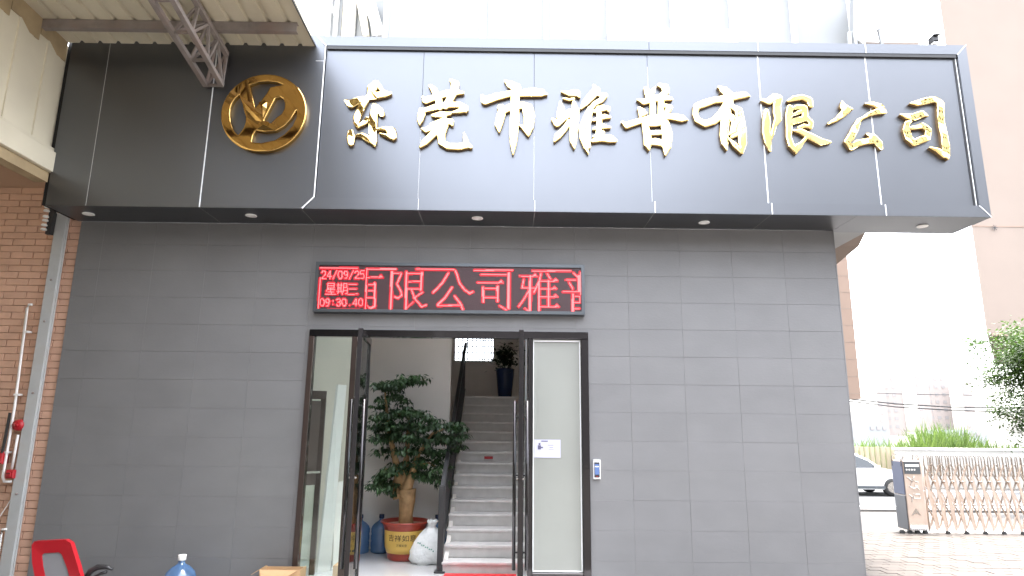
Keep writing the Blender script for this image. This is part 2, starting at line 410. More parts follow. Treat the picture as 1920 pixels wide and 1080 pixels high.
# soffit panels
sx = [-4.74, -3.17, -2.13, -.93, .27, 1.50, 2.71, 3.60, 4.99]
for i in range(8):
    G().box(sx[i]+.002, sx[i+1]-.002, YF+.002, (-.003 if i < 7 else .0), ZS-.004, ZS+.012).build('soffit_panel', M['alum'], fas)
for x in sx[1:-2]:
    G().box(x-.0018, x+.0018, YF+.004, -.01, ZS-.0045, ZS).build('joint_sealant', M['post'], fas)
G().box(3.61, 4.985, -.001, .06, ZS-.004, 5.80).build('back_panel', M['alum'], fas)
G().box(4.961, 4.99, -.47, .058, ZS, 5.80).build('end_panel', M['alum'], fas)
# downlights
lampL = ['leftmost of the five round downlights, in the soffit by the brick wall', 'downlight in the soffit second from the left, below the round emblem', 'middle downlight in the soffit above the red display', 'downlight in the soffit between the display and the right wall end', 'rightmost downlight, in the pale soffit end beyond the wall']
for (px, py), lb in zip(((166, 400), (471, 403), (895, 408), (1320, 416), (1729, 423)), lampL):
    p = onZ(px, py, 3.878); t = thing('downlight', (p[0], p[1], 3.876), lb, 'downlight', 'downlights in the soffit')
    G().lathe([(.040, -.001), (.056, -.001), (.060, -.006), (.058, -.010), (.045, -.011)], (p[0], p[1], 3.876), 28).build('trim_ring', M['whitepaint'], t, True)
    G().lathe([(.001, -.004), (.043, -.0125), (.043, -.004)], (p[0], p[1], 3.876), 28).build('lens', M['lampglass'], t)

# ---------------------------------------------------------------- raised characters: brush strokes as a distance field, cut along its zero line
def strokes_sdf(X, Z, strokes):
    d = np.full(X.shape, 1e3)
    for st in strokes:
        for (x0, z0, r0), (x1, z1, r1) in zip(st[:-1], st[1:]):
            dx, dz = x1-x0, z1-z0; L2 = dx*dx+dz*dz+1e-12
            t = np.clip(((X-x0)*dx+(Z-z0)*dz)/L2, 0, 1)
            d = np.minimum(d, np.hypot(X-x0-t*dx, Z-z0-t*dz)-(r0+t*(r1-r0)))
    return d
def poly_sdf(X, Z, pts):
    d = np.full(X.shape, 1e3); ins = np.zeros(X.shape, bool); n = len(pts)
    for i in range(n):
        x0, z0 = pts[i]; x1, z1 = pts[(i+1) % n]; dx, dz = x1-x0, z1-z0
        t = np.clip(((X-x0)*dx+(Z-z0)*dz)/(dx*dx+dz*dz+1e-12), 0, 1)
        d = np.minimum(d, np.hypot(X-x0-t*dx, Z-z0-t*dz))
        if abs(dz) > 1e-9: ins ^= ((z0 > Z) != (z1 > Z)) & (X < x0+(Z-z0)*dx/dz)
    return np.where(ins, -d, d)
def relief(xs_, zs_, D, yb, depth, bev, wav=None):
    """front face mesh + side mesh from the field D (negative inside)"""
    nx, nz = len(xs_), len(zs_); front = {}; fv = []; ff = []; sv = []; sf = []
    def H(d): return depth - bev*max(0., 1-(-d)/(bev*1.3))**2
    def node(i, j):
        k = ('n', i, j)
        if k not in front:
            front[k] = len(fv); fv.append((xs_[i], yb-H(D[i, j])-(wav(xs_[i], zs_[j]) if wav else 0), zs_[j]))
        return front[k]
    def edge(i0, j0, i1, j1):
        if (i1, j1) < (i0, j0): i0, j0, i1, j1 = i1, j1, i0, j0
        k = ('e', i0, j0, i1, j1)
        if k not in front:
            a, b = D[i0, j0], D[i1, j1]; t = a/(a-b)
            front[k] = len(fv); x = xs_[i0]+t*(xs_[i1]-xs_[i0]); z = zs_[j0]+t*(zs_[j1]-zs_[j0]); fv.append((x, yb-H(0), z))
        return front[k]
    for i in range(nx-1):
        for j in range(nz-1):
            c = [(i, j), (i+1, j), (i+1, j+1), (i, j+1)]; ins = [D[p] < 0 for p in c]
            if not any(ins): continue
            poly = []; cut = []
            for k in range(4):
                a, b = c[k], c[(k+1) % 4]
                if ins[k]: poly.append(node(*a))
                if ins[k] != ins[(k+1) % 4]:
                    e = edge(*a, *b); poly.append(e); cut.append((e, ins[k]))
            if len(poly) >= 3: ff.append(tuple(poly))
            for q in range(len(cut)):
                if cut[q][1]:
                    e0 = cut[q][0]; e1 = cut[(q+1) % len(cut)][0]
                    o = len(sv); p, r = fv[e0], fv[e1]
                    sv.extend([p, r, (r[0], yb, r[2]), (p[0], yb, p[2])]); sf.append((o, o+3, o+2, o+1))
    F = G(); F.v = fv; F.f = ff; Sd = G(); Sd.v = sv; Sd.f = sf
    return F, Sd
def px2plane(strokes, ox, oy, sc, Y):
    out = []
    for st in strokes:
        o = []
        for x, y, r in st:
            p = onY(ox+x/sc, oy+y/sc, Y); q = onY(ox+(x+r)/sc, oy+y/sc, Y); o.append((p[0], p[2], q[0]-p[0]))
        out.append(o)
    return out
A_, B_, C_, D_, E_ = (630, 130, 6.0), (890, 130, 6.353), (1020, 140, 6.353), (1290, 150, 6.748), (1540, 160, 7.111)
chars = [
 ('first gold character of the sign row, yellow, directly right of the emblem', A_, [
  [(435, 150, 28), (405, 215, 58), (375, 300, 34), (330, 330, 22)], [(105, 350, 14), (170, 385, 52), (260, 345, 42), (330, 330, 30)], [(370, 320, 26), (450, 295, 42), (560, 275, 38), (600, 270, 26)], [(455, 150, 26), (500, 215, 26), (545, 260, 24)],
  [(335, 355, 30), (285, 425, 42), (235, 540, 44), (225, 605, 28), (243, 645, 20), (330, 590, 30), (350, 550, 22)],
  [(430, 395, 22), (420, 500, 46), (415, 610, 46), (412, 720, 44), (425, 810, 34), (430, 860, 12)], [(425, 850, 12), (360, 780, 38), (290, 740, 26), (230, 745, 16)],
  [(450, 410, 22), (490, 465, 40), (515, 500, 34)], [(165, 705, 30), (165, 770, 48), (165, 830, 34)], [(460, 675, 14), (560, 665, 24), (620, 700, 56), (650, 760, 30)], [(490, 720, 8), (560, 745, 22), (640, 770, 30)]]),
 ('bright white-gold character over a pale joint, second in the sign row', A_, [
  [(975, 315, 16), (1010, 350, 44), (1100, 320, 36), (1250, 270, 42), (1350, 260, 36), (1425, 265, 18)], [(1060, 190, 22), (1105, 240, 38), (1150, 330, 42), (1165, 430, 36)], [(1290, 125, 16), (1340, 165, 44), (1330, 250, 44), (1280, 340, 42), (1230, 420, 36)],
  [(955, 450, 20), (960, 510, 44), (945, 570, 36), (938, 625, 10)], [(970, 470, 26), (1100, 430, 36), (1250, 400, 36), (1380, 400, 36), (1450, 435, 38), (1460, 480, 14)], [(1290, 490, 8), (1400, 465, 30), (1460, 455, 30)],
  [(1085, 520, 18), (1180, 510, 40), (1280, 500, 20)], [(1050, 615, 5), (1150, 580, 14), (1240, 540, 8)], [(965, 670, 12), (1010, 685, 30), (1100, 640, 42), (1200, 590, 42), (1290, 590, 36), (1305, 630, 14)],
  [(1180, 620, 46), (1090, 730, 42), (1000, 820, 38), (945, 875, 12)], [(1235, 640, 26), (1180, 740, 46), (1185, 820, 42), (1250, 865, 36), (1380, 870, 40), (1480, 855, 34), (1515, 875, 20)], [(1465, 840, 34), (1450, 770, 24), (1438, 715, 6)]]),
 ('bright character with one long middle stroke tapering to a point, third in the sign row', B_, [
  [(365, 140, 14), (430, 185, 48), (490, 220, 60), (495, 290, 48)], [(90, 315, 18), (125, 375, 50), (250, 330, 48), (420, 290, 40), (560, 285, 46), (700, 275, 56), (790, 280, 50), (860, 300, 10)],
  [(310, 455, 42), (330, 480, 46), (310, 560, 50), (285, 660, 46), (292, 750, 10)], [(340, 490, 46), (450, 440, 44), (580, 430, 44), (640, 455, 52)], [(630, 465, 66), (650, 560, 66), (645, 690, 54), (638, 790, 14)], [(520, 660, 8), (590, 700, 32), (636, 770, 26)],
  [(485, 270, 54), (478, 450, 50), (475, 600, 55), (465, 750, 52), (460, 900, 36), (455, 1015, 8)]]),
 ('bright character in two dense halves, fourth in the sign row above the display', C_, [
  [(215, 205, 14), (300, 225, 36), (390, 220, 44), (420, 265, 16)], [(235, 285, 14), (300, 300, 18), (350, 290, 18)], [(195, 325, 12), (205, 410, 42), (190, 500, 44)], [(105, 535, 20), (155, 585, 42), (230, 515, 42), (320, 450, 52), (395, 455, 26)],
  [(355, 330, 20), (370, 430, 50), (362, 560, 52), (350, 700, 46), (350, 800, 40), (360, 880, 10)], [(300, 560, 30), (240, 655, 34), (165, 730, 42), (125, 795, 12)],
  [(595, 130, 14), (620, 190, 50), (560, 260, 50), (490, 340, 40), (440, 405, 12)], [(650, 240, 22), (725, 250, 34), (680, 305, 34), (600, 350, 30), (550, 420, 28)],
  [(545, 400, 26), (500, 520, 38), (455, 640, 40), (460, 760, 34), (500, 870, 28), (528, 945, 6)], [(560, 450, 18), (530, 600, 24), (522, 750, 26), (530, 860, 28)], [(650, 400, 30), (660, 520, 32), (655, 650, 34), (640, 770, 36)],
  [(600, 440, 22), (700, 400, 42), (765, 400, 26), (770, 440, 12)], [(590, 545, 18), (720, 500, 34), (785, 510, 16)], [(590, 650, 16), (700, 615, 36), (785, 630, 14)], [(590, 740, 14), (700, 690, 26)], [(580, 790, 22), (690, 755, 46), (790, 765, 48), (845, 785, 26)]]),
 ('bright character with a long crossbar over a box shape, fifth in the sign row', C_, [
  [(1205, 160, 18), (1240, 215, 48), (1225, 270, 14)], [(1375, 125, 24), (1440, 150, 46), (1455, 205, 40), (1390, 265, 36)], [(1325, 150, 8), (1295, 200, 30), (1270, 270, 30)], [(1120, 300, 14), (1190, 325, 38), (1330, 285, 42), (1450, 275, 40), (1515, 290, 22)],
  [(1295, 300, 34), (1295, 490, 34)], [(1395, 300, 36), (1390, 490, 36)], [(1135, 400, 22), (1165, 440, 44), (1150, 500, 16)], [(1225, 460, 12), (1190, 470, 28)], [(1440, 370, 26), (1500, 390, 34), (1470, 440, 34), (1430, 470, 12)],
  [(935, 570, 18), (985, 605, 40), (1150, 550, 38), (1330, 510, 38), (1500, 500, 38), (1640, 520, 46), (1710, 540, 12)], [(1205, 600, 38), (1230, 720, 46), (1235, 830, 44), (1250, 900, 10)], [(1440, 580, 52), (1468, 700, 60), (1462, 850, 56), (1448, 960, 10)],
  [(1210, 595, 26), (1320, 585, 38), (1420, 570, 38)], [(1240, 698, 30), (1430, 690, 30)], [(1240, 800, 40), (1330, 800, 46), (1430, 820, 40)]]),
 ('bright character with a big open loop at its left, sixth in the sign row', D_, [
  [(395, 90, 20), (455, 130, 52), (520, 190, 58), (515, 290, 58), (430, 425, 56), (330, 520, 46), (220, 555, 44), (125, 510, 38), (90, 430, 32), (110, 335, 42), (200, 300, 50), (330, 258, 42), (470, 240, 50), (600, 205, 50), (720, 190, 40), (785, 205, 10)],
  [(480, 400, 66), (465, 560, 54), (455, 700, 52), (465, 800, 42), (490, 885, 10)], [(570, 345, 36), (640, 385, 50), (665, 500, 50), (685, 650, 56), (692, 800, 52), (690, 925, 12)], [(505, 730, 8), (590, 820, 34), (675, 910, 24)],
  [(545, 470, 46), (595, 540, 44), (575, 640, 42), (530, 690, 14)], [(560, 720, 22), (650, 675, 26)]]),
 ('half white half yellow character with a long lower right stroke, seventh in the sign row', D_, [
  [(935, 260, 14), (1025, 270, 46), (1100, 215, 48), (1150, 230, 46), (1125, 320, 48), (1130, 410, 54), (1140, 490, 46), (1095, 580, 26), (1070, 680, 22), (1055, 755, 8)], [(990, 395, 32), (995, 500, 50), (990, 650, 50), (1012, 780, 44), (1042, 890, 16)],
  [(1270, 265, 18), (1340, 235, 34), (1450, 215, 36), (1535, 255, 44), (1555, 320, 34)], [(1290, 350, 38), (1275, 450, 42), (1280, 600, 40), (1275, 720, 34), (1310, 830, 40), (1370, 930, 10)],
  [(1310, 370, 16), (1370, 345, 30), (1470, 350, 38)], [(1325, 440, 16), (1400, 410, 24), (1470, 390, 26)], [(1490, 355, 26), (1480, 450, 38)], [(1335, 525, 38), (1420, 500, 40), (1500, 480, 34), (1560, 540, 32), (1550, 600, 26)], [(1400, 600, 14), (1470, 580, 26), (1540, 590, 22)],
  [(1340, 640, 12), (1430, 650, 38), (1560, 720, 48), (1680, 780, 48), (1800, 785, 16)], [(1510, 715, 18), (1440, 800, 24), (1390, 850, 44), (1370, 920, 10)]]),
 ('yellow gold character with a separate left stroke crossing a joint, second from the right', E_, [
  [(280, 220, 14), (290, 280, 44), (340, 325, 52), (280, 390, 40), (190, 465, 26), (95, 505, 12)], [(340, 290, 20), (415, 320, 10)], [(595, 240, 12), (700, 255, 34), (790, 290, 48), (850, 355, 24), (740, 350, 38), (640, 385, 24), (545, 440, 18), (500, 470, 30), (450, 580, 46), (395, 690, 50), (345, 750, 38), (400, 830, 34), (480, 775, 44), (600, 745, 42), (690, 735, 44)],
  [(610, 645, 14), (700, 690, 36), (765, 770, 52), (800, 840, 22)]]),
 ('yellow gold character with a tall right hook, last of the sign row', E_, [
  [(1190, 240, 10), (1280, 240, 38), (1400, 205, 42), (1520, 185, 40), (1590, 235, 46), (1588, 350, 46), (1600, 500, 46), (1635, 650, 46), (1660, 800, 52), (1670, 920, 46), (1690, 985, 10)], [(1450, 830, 10), (1560, 870, 36), (1640, 930, 42)],
  [(1060, 390, 12), (1140, 415, 36), (1240, 420, 48), (1350, 380, 46), (1415, 405, 14)], [(1190, 480, 20), (1140, 510, 34), (1135, 600, 48), (1170, 700, 48), (1235, 770, 42), (1330, 725, 46), (1415, 700, 40), (1430, 590, 38), (1350, 535, 40), (1260, 560, 28), (1200, 570, 22)]]),
]
YL = YP
for k, (lb, (ox, oy, sc), st) in enumerate(chars):
    st = px2plane(st, ox, oy, sc, YL-.04)
    ax = [p[0] for s_ in st for p in s_]; az = [p[1] for s_ in st for p in s_]
    h = .0075
    gx = np.arange(min(ax)-.08, max(ax)+.08, h); gzz = np.arange(min(az)-.08, max(az)+.08, h)
    XX, ZZ = np.meshgrid(gx, gzz, indexing='ij'); Dm = strokes_sdf(XX, ZZ, st)
    ph = rnd.uniform(0, 9)
    am = .0075 if k in (0, 7, 8) else (.004 if k == 6 else .001); fq = 2.2 if k in (0, 7, 8) else 1
    wv = lambda x, z, ph=ph, am=am, fq=fq: am*math.sin(x*11*fq+ph)*math.sin(z*9*fq+ph*.7)
    Fr, Sd = relief(gx, gzz, Dm, YL, .045, .004, wv)
    c0 = (float(np.mean(ax)), YL, float(min(az)))
    t = thing('sign_character', c0, lb, 'raised letter', 'gold characters on the sign band')
    Fr.build('letter_face', M['gold'], t, True); Sd.build('letter_return', M['goldside'], t)

# emblem: disc minus its openings
ox, oy, sc = 400, 120, 6.0
YE = YF
def epx(x, y): p = onY(ox+x/sc, oy+y/sc, YE-.05); return (p[0], p[2])
cx, cz = epx(568, 548)
holes = [[(292, 345), (240, 395), (212, 440), (190, 500), (184, 570), (192, 650), (215, 725), (245, 770), (280, 800), (318, 755), (345, 710), (365, 650), (365, 590), (345, 520), (330, 450)],
         [(410, 235), (500, 205), (620, 198), (730, 212), (790, 236), (700, 250), (640, 262), (600, 330), (560, 385), (520, 435), (470, 495), (455, 440), (435, 340)],
         [(700, 385), (750, 370), (790, 395), (805, 440), (802, 500), (770, 560), (710, 605), (645, 668), (570, 640), (625, 530)],
         [(520, 440), (545, 500), (565, 600), (575, 600), (600, 500), (610, 450), (600, 415), (560, 405)],
         [(940, 512), (935, 600), (890, 700), (800, 790), (690, 858), (540, 890), (430, 880), (452, 795), (478, 752), (580, 768), (700, 752), (800, 695), (880, 610)]]
hp = [[epx(*p) for p in h_] for h_ in holes]
gx = np.arange(cx-.5, cx+.5, .0075); gzz = np.arange(cz-.5, cz+.5, .0075); XX, ZZ = np.meshgrid(gx, gzz, indexing='ij')
ra = (epx(1045, 548)[0]-epx(88, 548)[0])/2; rb = (epx(568, 112)[1]-epx(568, 985)[1])/2
Dm = (np.hypot((XX-cx)/ra, (ZZ-cz)/rb)-1)*ra
for h_ in hp[:3]+hp[4:]: Dm = np.maximum(Dm, -poly_sdf(XX, ZZ, h_))
Fr, Sd = relief(gx, gzz, Dm, YE, .055, .005, lambda x, z: .0006*math.sin(x*9+1)*math.sin(z*8))
t = thing('emblem', (cx, YE, cz-.45), 'round polished gold emblem with a cut-out letter shape, left of the sign row', 'emblem')
Fr.build('emblem_face', M['emblemgold'], t, True); Sd.build('emblem_rim', M['emblemgold'], t)
for pts in ([(318, 400), (420, 500), (525, 560), (550, 650), (480, 640), (380, 520)], [(520, 650), (620, 650), (680, 740), (480, 742)], [(512, 430), (540, 500), (560, 610), (600, 500), (606, 430), (570, 405)]):
    q = [epx(*p) for p in pts]; m_ = (sum(a for a, b in q)/len(q), sum(b for a, b in q)/len(q))
    f_ = G(); n_ = len(q)
    f_.add([(a, YE-.055, b) for a, b in q]+[(m_[0], YE-.082, m_[1])], [(i, (i+1) % n_, n_) for i in range(n_)])
    f_.build('facet', M['emblemgold'], t)

# ---------------------------------------------------------------- LED display
LX0, LX1, LZ0, LZ1 = -2.069, .826, 2.883, 3.43
led = thing('led_display', (-.62, 0, LZ0), 'long red scrolling text display mounted on the grey wall above the doors', 'display')
g = G(); b_ = .034
g.box(LX0, LX1, -.085, -.001, LZ1-b_, LZ1); g.box(LX0, LX1, -.085, -.001, LZ0, LZ0+b_)
g.box(LX0, LX0+b_, -.0849, -.001, LZ0+b_, LZ1-b_); g.box(LX1-b_, LX1, -.0849, -.001, LZ0+b_, LZ1-b_)
g.build('display_frame', M['ledframe'], led)
G().box(LX0+b_, LX1-b_, -.072, -.001, LZ0+b_, LZ1-b_).build('led_board', M['ledback'], led)
G().box(LX0-.006, LX1+.006, -.006, -.001, LZ0-.01, LZ1+.008).build('mounting_lip', M['alum'], led)
Fc = lambda x, y: (590+x/7.111, 490+y/7.111)
Gc = lambda x, y: (850+x/7.385, 490+y/7.385)
def tri(x, y): return [(x-26, y, 4), (x, y-30, 5), (x+26, y, 4)], [(x-14, y-4, 7), (x+14, y-4, 7)]
def L_(x0, y0, x1, y1, w): return [(x0, y0, w/2), (x1, y1, w/2)]
def PL(w, *p): return [(x, y, w/2) for x, y in p]
txt = [
 (Fc, [L_(700, 212, 840, 212, 10), *tri(880, 215), PL(26, (800, 290), (800, 600), (755, 620)), PL(10, (750, 632), (700, 595)), L_(715, 310, 790, 310, 9), L_(705, 390, 790, 390, 9), L_(690, 485, 790, 485, 9)]),
 (Fc, [L_(1030, 140, 1012, 630, 30), L_(1040, 155, 1150, 155, 12), PL(20, (1158, 160), (1095, 300), (1150, 400), (1158, 455), (1105, 492), (1065, 470)), L_(1222, 145, 1215, 630, 30), L_(1240, 162, 1430, 162, 11), L_(1430, 150, 1415, 380, 28), L_(1240, 270, 1410, 270, 11), L_(1240, 365, 1410, 365, 11), PL(18, (1290, 372), (1330, 490), (1425, 605), (1485, 582)), L_(1440, 410, 1320, 492, 15), L_(1215, 630, 1310, 545, 14)]),
 (Fc, [PL(24, (1780, 160), (1700, 290), (1580, 415)), PL(22, (1872, 120), (1898, 180), (1930, 290), (2000, 380), (2065, 425), (2110, 405)), PL(24, (1830, 350), (1740, 480), (1640, 580)), L_(1640, 592, 1960, 583, 15), PL(22, (1868, 465), (1940, 560), (1975, 640))]),
 (Gc, [L_(382, 182, 740, 187, 12), L_(768, 165, 765, 645, 40), PL(14, (735, 672), (640, 615)), L_(335, 295, 620, 297, 12), *tri(660, 297), L_(412, 360, 412, 560, 28), L_(612, 350, 612, 550, 30), L_(425, 378, 600, 378, 11), L_(425, 500, 600, 500, 11)]),
 (Gc, [L_(920, 202, 1100, 207, 12), *tri(1130, 207), L_(975, 250, 955, 360, 20), L_(950, 365, 1150, 365, 11), L_(1065, 210, 1060, 680, 34), L_(1040, 688, 990, 650, 12), PL(18, (1050, 400), (980, 520), (905, 625)), PL(22, (1215, 165), (1190, 270), (1115, 435)), L_(1190, 300, 1190, 685, 26), L_(1300, 170, 1345, 245, 20), L_(1320, 270, 1320, 620, 30),
       L_(1200, 270, 1400, 272, 12), L_(1200, 380, 1380, 382, 12), L_(1200, 490, 1400, 492, 12), L_(1200, 627, 1420, 630, 12), *tri(1415, 272), *tri(1400, 382), *tri(1415, 492), *tri(1432, 630)]),
 (Gc, [L_(1665, 160, 1730, 225, 20), L_(1757, 150, 1757, 570, 12), L_(1738, 200, 1738, 410, 34), L_(1560, 257, 1700, 257, 13), L_(1605, 295, 1655, 380, 20), L_(1515, 422, 1760, 422, 13), L_(1655, 460, 1655, 690, 30), L_(1680, 480, 1750, 480, 11), L_(1680, 570, 1750, 570, 11), L_(1680, 655, 1745, 655, 11)]),
 (Fc, [L_(75, 90, 570, 90, 14), L_(690, 100, 1090, 103, 14), L_(1355, 102, 1860, 112, 14), L_(170, 643, 690, 655, 14), L_(800, 655, 1310, 665, 14), L_(1575, 665, 2110, 693, 14), L_(75, 220, 45, 640, 12), L_(695, 98, 675, 655, 15)]),
 (Gc, [L_(290, 122, 820, 124, 14), L_(1095, 132, 1625, 134, 14), L_(535, 707, 1065, 707, 14), L_(1345, 712, 1765, 718, 14)]),
]
DG = {'0': [[(.3, 0), (.7, 0), (1, .25), (1, .75), (.7, 1), (.3, 1), (0, .75), (0, .25), (.3, 0)]], '2': [[(0, .22), (.25, 0), (.75, 0), (1, .22), (.9, .45), (0, 1), (1, 1)]],
      '3': [[(0, .15), (.3, 0), (.7, 0), (1, .22), (.7, .47), (.4, .47)], [(.7, .47), (1, .72), (.7, 1), (.3, 1), (0, .85)]], '4': [[(.7, 1), (.7, 0), (0, .7), (1, .7)]],
      '5': [[(1, 0), (.08, 0), (.05, .42), (.7, .38), (1, .65), (.75, 1), (.1, .95)]], '9': [[(1, .35), (.7, .55), (.3, .55), (0, .3), (.3, 0), (.7, 0), (1, .3), (.9, .7), (.6, 1), (.2, 1)]],
      '/': [[(1, -.05), (0, 1.05)]], ':': [[(.5, .25), (.5, .3)], [(.5, .75), (.5, .8)]], '.': [[(.5, .9), (.5, .95)]]}
def line_text(s_, x0, x1, y0, y1, w):
    out = []; n = len(s_); cw = (x1-x0)/n
    for i, ch in enumerate(s_):
        a = x0+i*cw+cw*.14; b = cw*.72
        for pl in DG[ch]: out.append([(a+u*b, y0+v*(y1-y0), w/2) for u, v in pl])
    return out
XQ = [[(.2, 0), (.8, 0), (.8, .42), (.2, .42), (.2, 0)], [(.2, .21), (.8, .21)], [(.5, .42), (.5, 1)], [(.2, .6), (.88, .6)], [(.2, .79), (.8, .79)], [(0, 1), (1, 1)], [(.25, .45), (.05, .72)]]
QI = [[(0, .18), (.5, .18)], [(.12, 0), (.12, .72)], [(.4, 0), (.4, .72)], [(.12, .38), (.4, .38)], [(.12, .55), (.4, .55)], [(0, .74), (.52, .74)], [(.15, .8), (.02, 1)], [(.38, .8), (.5, .95)], [(.64, .05), (.64, .6), (.52, 1)], [(.64, .05), (.97, .05), (.97, .97), (.82, .97)], [(.64, .35), (.97, .35)], [(.64, .64), (.97, .64)]]
SN = [[(.08, .08), (.92, .08)], [(.12, .52), (.88, .52)], [(0, 1), (1, 1)]]
small = []
for gl, x0, x1 in ((XQ, 147, 285), (QI, 296, 436), (SN, 442, 572)):
    small.append((Fc, [[(x0+u*(x1-x0), 292+v*145, 6) for u, v in pl] for pl in gl]))
txt += [(Fc, line_text('24/09/25', 84, 672, 128, 228, 13)), (Fc, line_text('09:30.40', 60, 650, 500, 592, 13))] + small
pit = .0085; nx_ = int((LX1-LX0-2*b_)/pit); nz_ = int((LZ1-LZ0-2*b_)/pit)
gx = LX0+b_+pit*(np.arange(nx_)+.5); gzz = LZ0+b_+pit*(np.arange(nz_)+.5); XX, ZZ = np.meshgrid(gx, gzz, indexing='ij')
for fn, st in txt:
    ws = []
    for s_ in st:
        o_ = []
        for x, y, r in s_:
            px, py = fn(x, y); qx, qy = fn(x+r, y); p = onY(px, py, -.078); q = onY(qx, qy, -.078); o_.append((p[0], p[2], max((q[0]-p[0])*.85, .0042)))
        ws.append(o_)
    Dm = strokes_sdf(XX, ZZ, ws)
    for thr, lo, hi, mt, nm, yy in ((.0, -9, 0, 'led', 'lit_character', -.079), (.013, 0, 1, 'ledhalo', 'painted_led_bloom', -.0745)):
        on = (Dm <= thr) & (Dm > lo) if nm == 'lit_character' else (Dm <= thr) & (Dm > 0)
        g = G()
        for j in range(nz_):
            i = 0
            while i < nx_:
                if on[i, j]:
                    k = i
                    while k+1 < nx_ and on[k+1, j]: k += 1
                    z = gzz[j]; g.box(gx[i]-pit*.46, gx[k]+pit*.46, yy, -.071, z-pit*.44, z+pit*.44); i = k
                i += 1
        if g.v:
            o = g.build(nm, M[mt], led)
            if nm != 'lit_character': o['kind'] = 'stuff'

# ---------------------------------------------------------------- entrance frame, side panes and open leaves
ent = thing('door_frame', (-.62, 0, 0), 'black steel entrance frame with a pane at each side of the open doorway', 'door frame')
Y0, Y1 = -.035, .055
G().bbox(DX0, DX1, Y0, Y1, 2.628, DZ, .004).build('header', M['blackmetal'], ent)
tag(G().bbox(DX0, DX0+.055, Y0, Y1, 0, 2.627, .004).build('jamb', M['brownmetal'], ent), 'brown left jamb')
G().bbox(.785, DX1, Y0, Y1, 0, 2.627, .004).build('jamb', M['blackmetal'], ent)
G().bbox(-1.645, -1.585, Y0, Y1, 0, 2.627, .004).build('mullion', M['brownmetal'], ent)
G().bbox(-1.56, -1.52, Y0, Y1, 0, 2.627, .004).build('mullion', M['brownmetal'], ent)
G().bbox(.225, .275, Y0, Y1, 0, 2.627, .004).build('mullion', M['blackmetal'], ent)
G().box(.199, .208, Y0-.01, Y0, .0, 2.62).build('edge_strip', M['palewhite'], ent)
G().box(-1.578, -1.566, .0, .03, .9, 2.6).build('edge_strip', M['palewhite'], ent)
G().bbox(.276, .784, Y0, Y1, .02, .295, .004).build('bottom_rail', M['blackmetal'], ent)
G().bbox(DX0+.056, -1.646, Y0, Y1, .02, .12, .004).build('bottom_rail', M['brownmetal'], ent)
G().box(DX0+.057, -1.647, .005, .015, .121, 2.626).build('side_pane', M['glass'], ent)
fp = G().box(.277, .783, .01, .022, .296, 2.626).build('side_pane', M['film'], ent); fp['label'] = 'frosted right side pane'
G().box(.28, .288, -.002, .0095, .30, 2.62).build('pane_edging', M['whitepaint'], fp)
G().box(.770, .780, -.002, .0095, .30, 2.62).build('pane_edging', M['whitepaint'], fp)
G().box(.289, .769, -.002, .0095, .30, .312).build('pane_edging', M['whitepaint'], fp)
G().box(.289, .769, -.002, .0095, 2.60, 2.618).build('pane_edging', M['whitepaint'], fp)
def leaf(x_near, x_far, lb, white):
    yn, yf = -.80, .03; w = math.hypot(x_far-x_near, yf-yn)
    t = thing('glass_door', (x_far, yf, 0), lb, 'door', 'open entrance doors')
    ang = math.atan2(yn-yf, x_near-x_far)
    Mx = Matrix.Translation((x_far, yf, 0)) @ Matrix.Rotation(ang, 4, 'Z')
    def b(x0, x1, y0, y1, z0, z1, nm, m, p=t): return G().box(x0, x1, y0, y1, z0, z1).xf(Mx).build(nm, M[m], p, bevel=.003)
    b(0, .055, -.022, .022, .02, 2.61, 'stile', 'blackmetal'); b(w-.06, w, -.022, .022, .02, 2.61, 'stile', 'blackmetal')
    b(.056, w-.061, -.021, .021, 2.54, 2.609, 'rail', 'blackmetal'); b(.056, w-.061, -.021, .021, .021, .13, 'rail', 'blackmetal')
    b(.056, w-.061, -.005, .005, .131, 2.539, 'pane', 'glass')
    for sd_ in (-1, 1):
        h = G(); h.tube([(w-.13, sd_*.058, .45), (w-.13, sd_*.058, 1.95)], .016, 10)
        for z in (.6, 1.27, 1.8): h.tube([(w-.13, sd_*.024, z), (w-.13, sd_*.058, z)], .008, 8)
        h.xf(Mx).build('pull_handle', M['blackmetal'], t, True)
    b(w-.075, w-.045, -.035, .035, 1.235, 1.25, 'lock_bar', 'chrome')
    b(.012, .026, -.0265, -.0225, .3, 2.5, 'edge_strip', 'palewhite') if white else None
    return t
leaf(-1.385, -1.47, 'open glass door leaf swung outwards at the left of the doorway', True)
leaf(.135, .165, 'open glass door leaf swung outwards at the right of the doorway', False)

# notice on the frosted pane
nz1 = onY(1002, 824, .004)[2]; nz0 = onY(1002, 858, .004)[2]; nx0 = .292; nx1 = onY(1051, 840, .004)[0]
t = thing('notice', (nx0, .004, nz0), 'small lilac paper notice stuck on the frosted side pane', 'notice')
G().box(nx0, nx1, .0045, .006, nz0, nz1).build('sheet', M['paper'], t)
g = G(); W_ = nx1-nx0; H_ = nz1-nz0
def nb(u0, u1, v0, v1): g.box(nx0+u0*W_, nx0+u1*W_, .0035, .0045, nz0+v0*H_, nz0+v1*H_)
nb(.27, .52, .88, .94); nb(.17, .24, .70, .80); nb(.14, .26, .45, .68); nb(.26, .34, .52, .60); nb(.52, .73, .68, .70); nb(.58, .72, .55, .57); nb(.55, .74, .45, .462)
g.build('print', M['print_'], t)
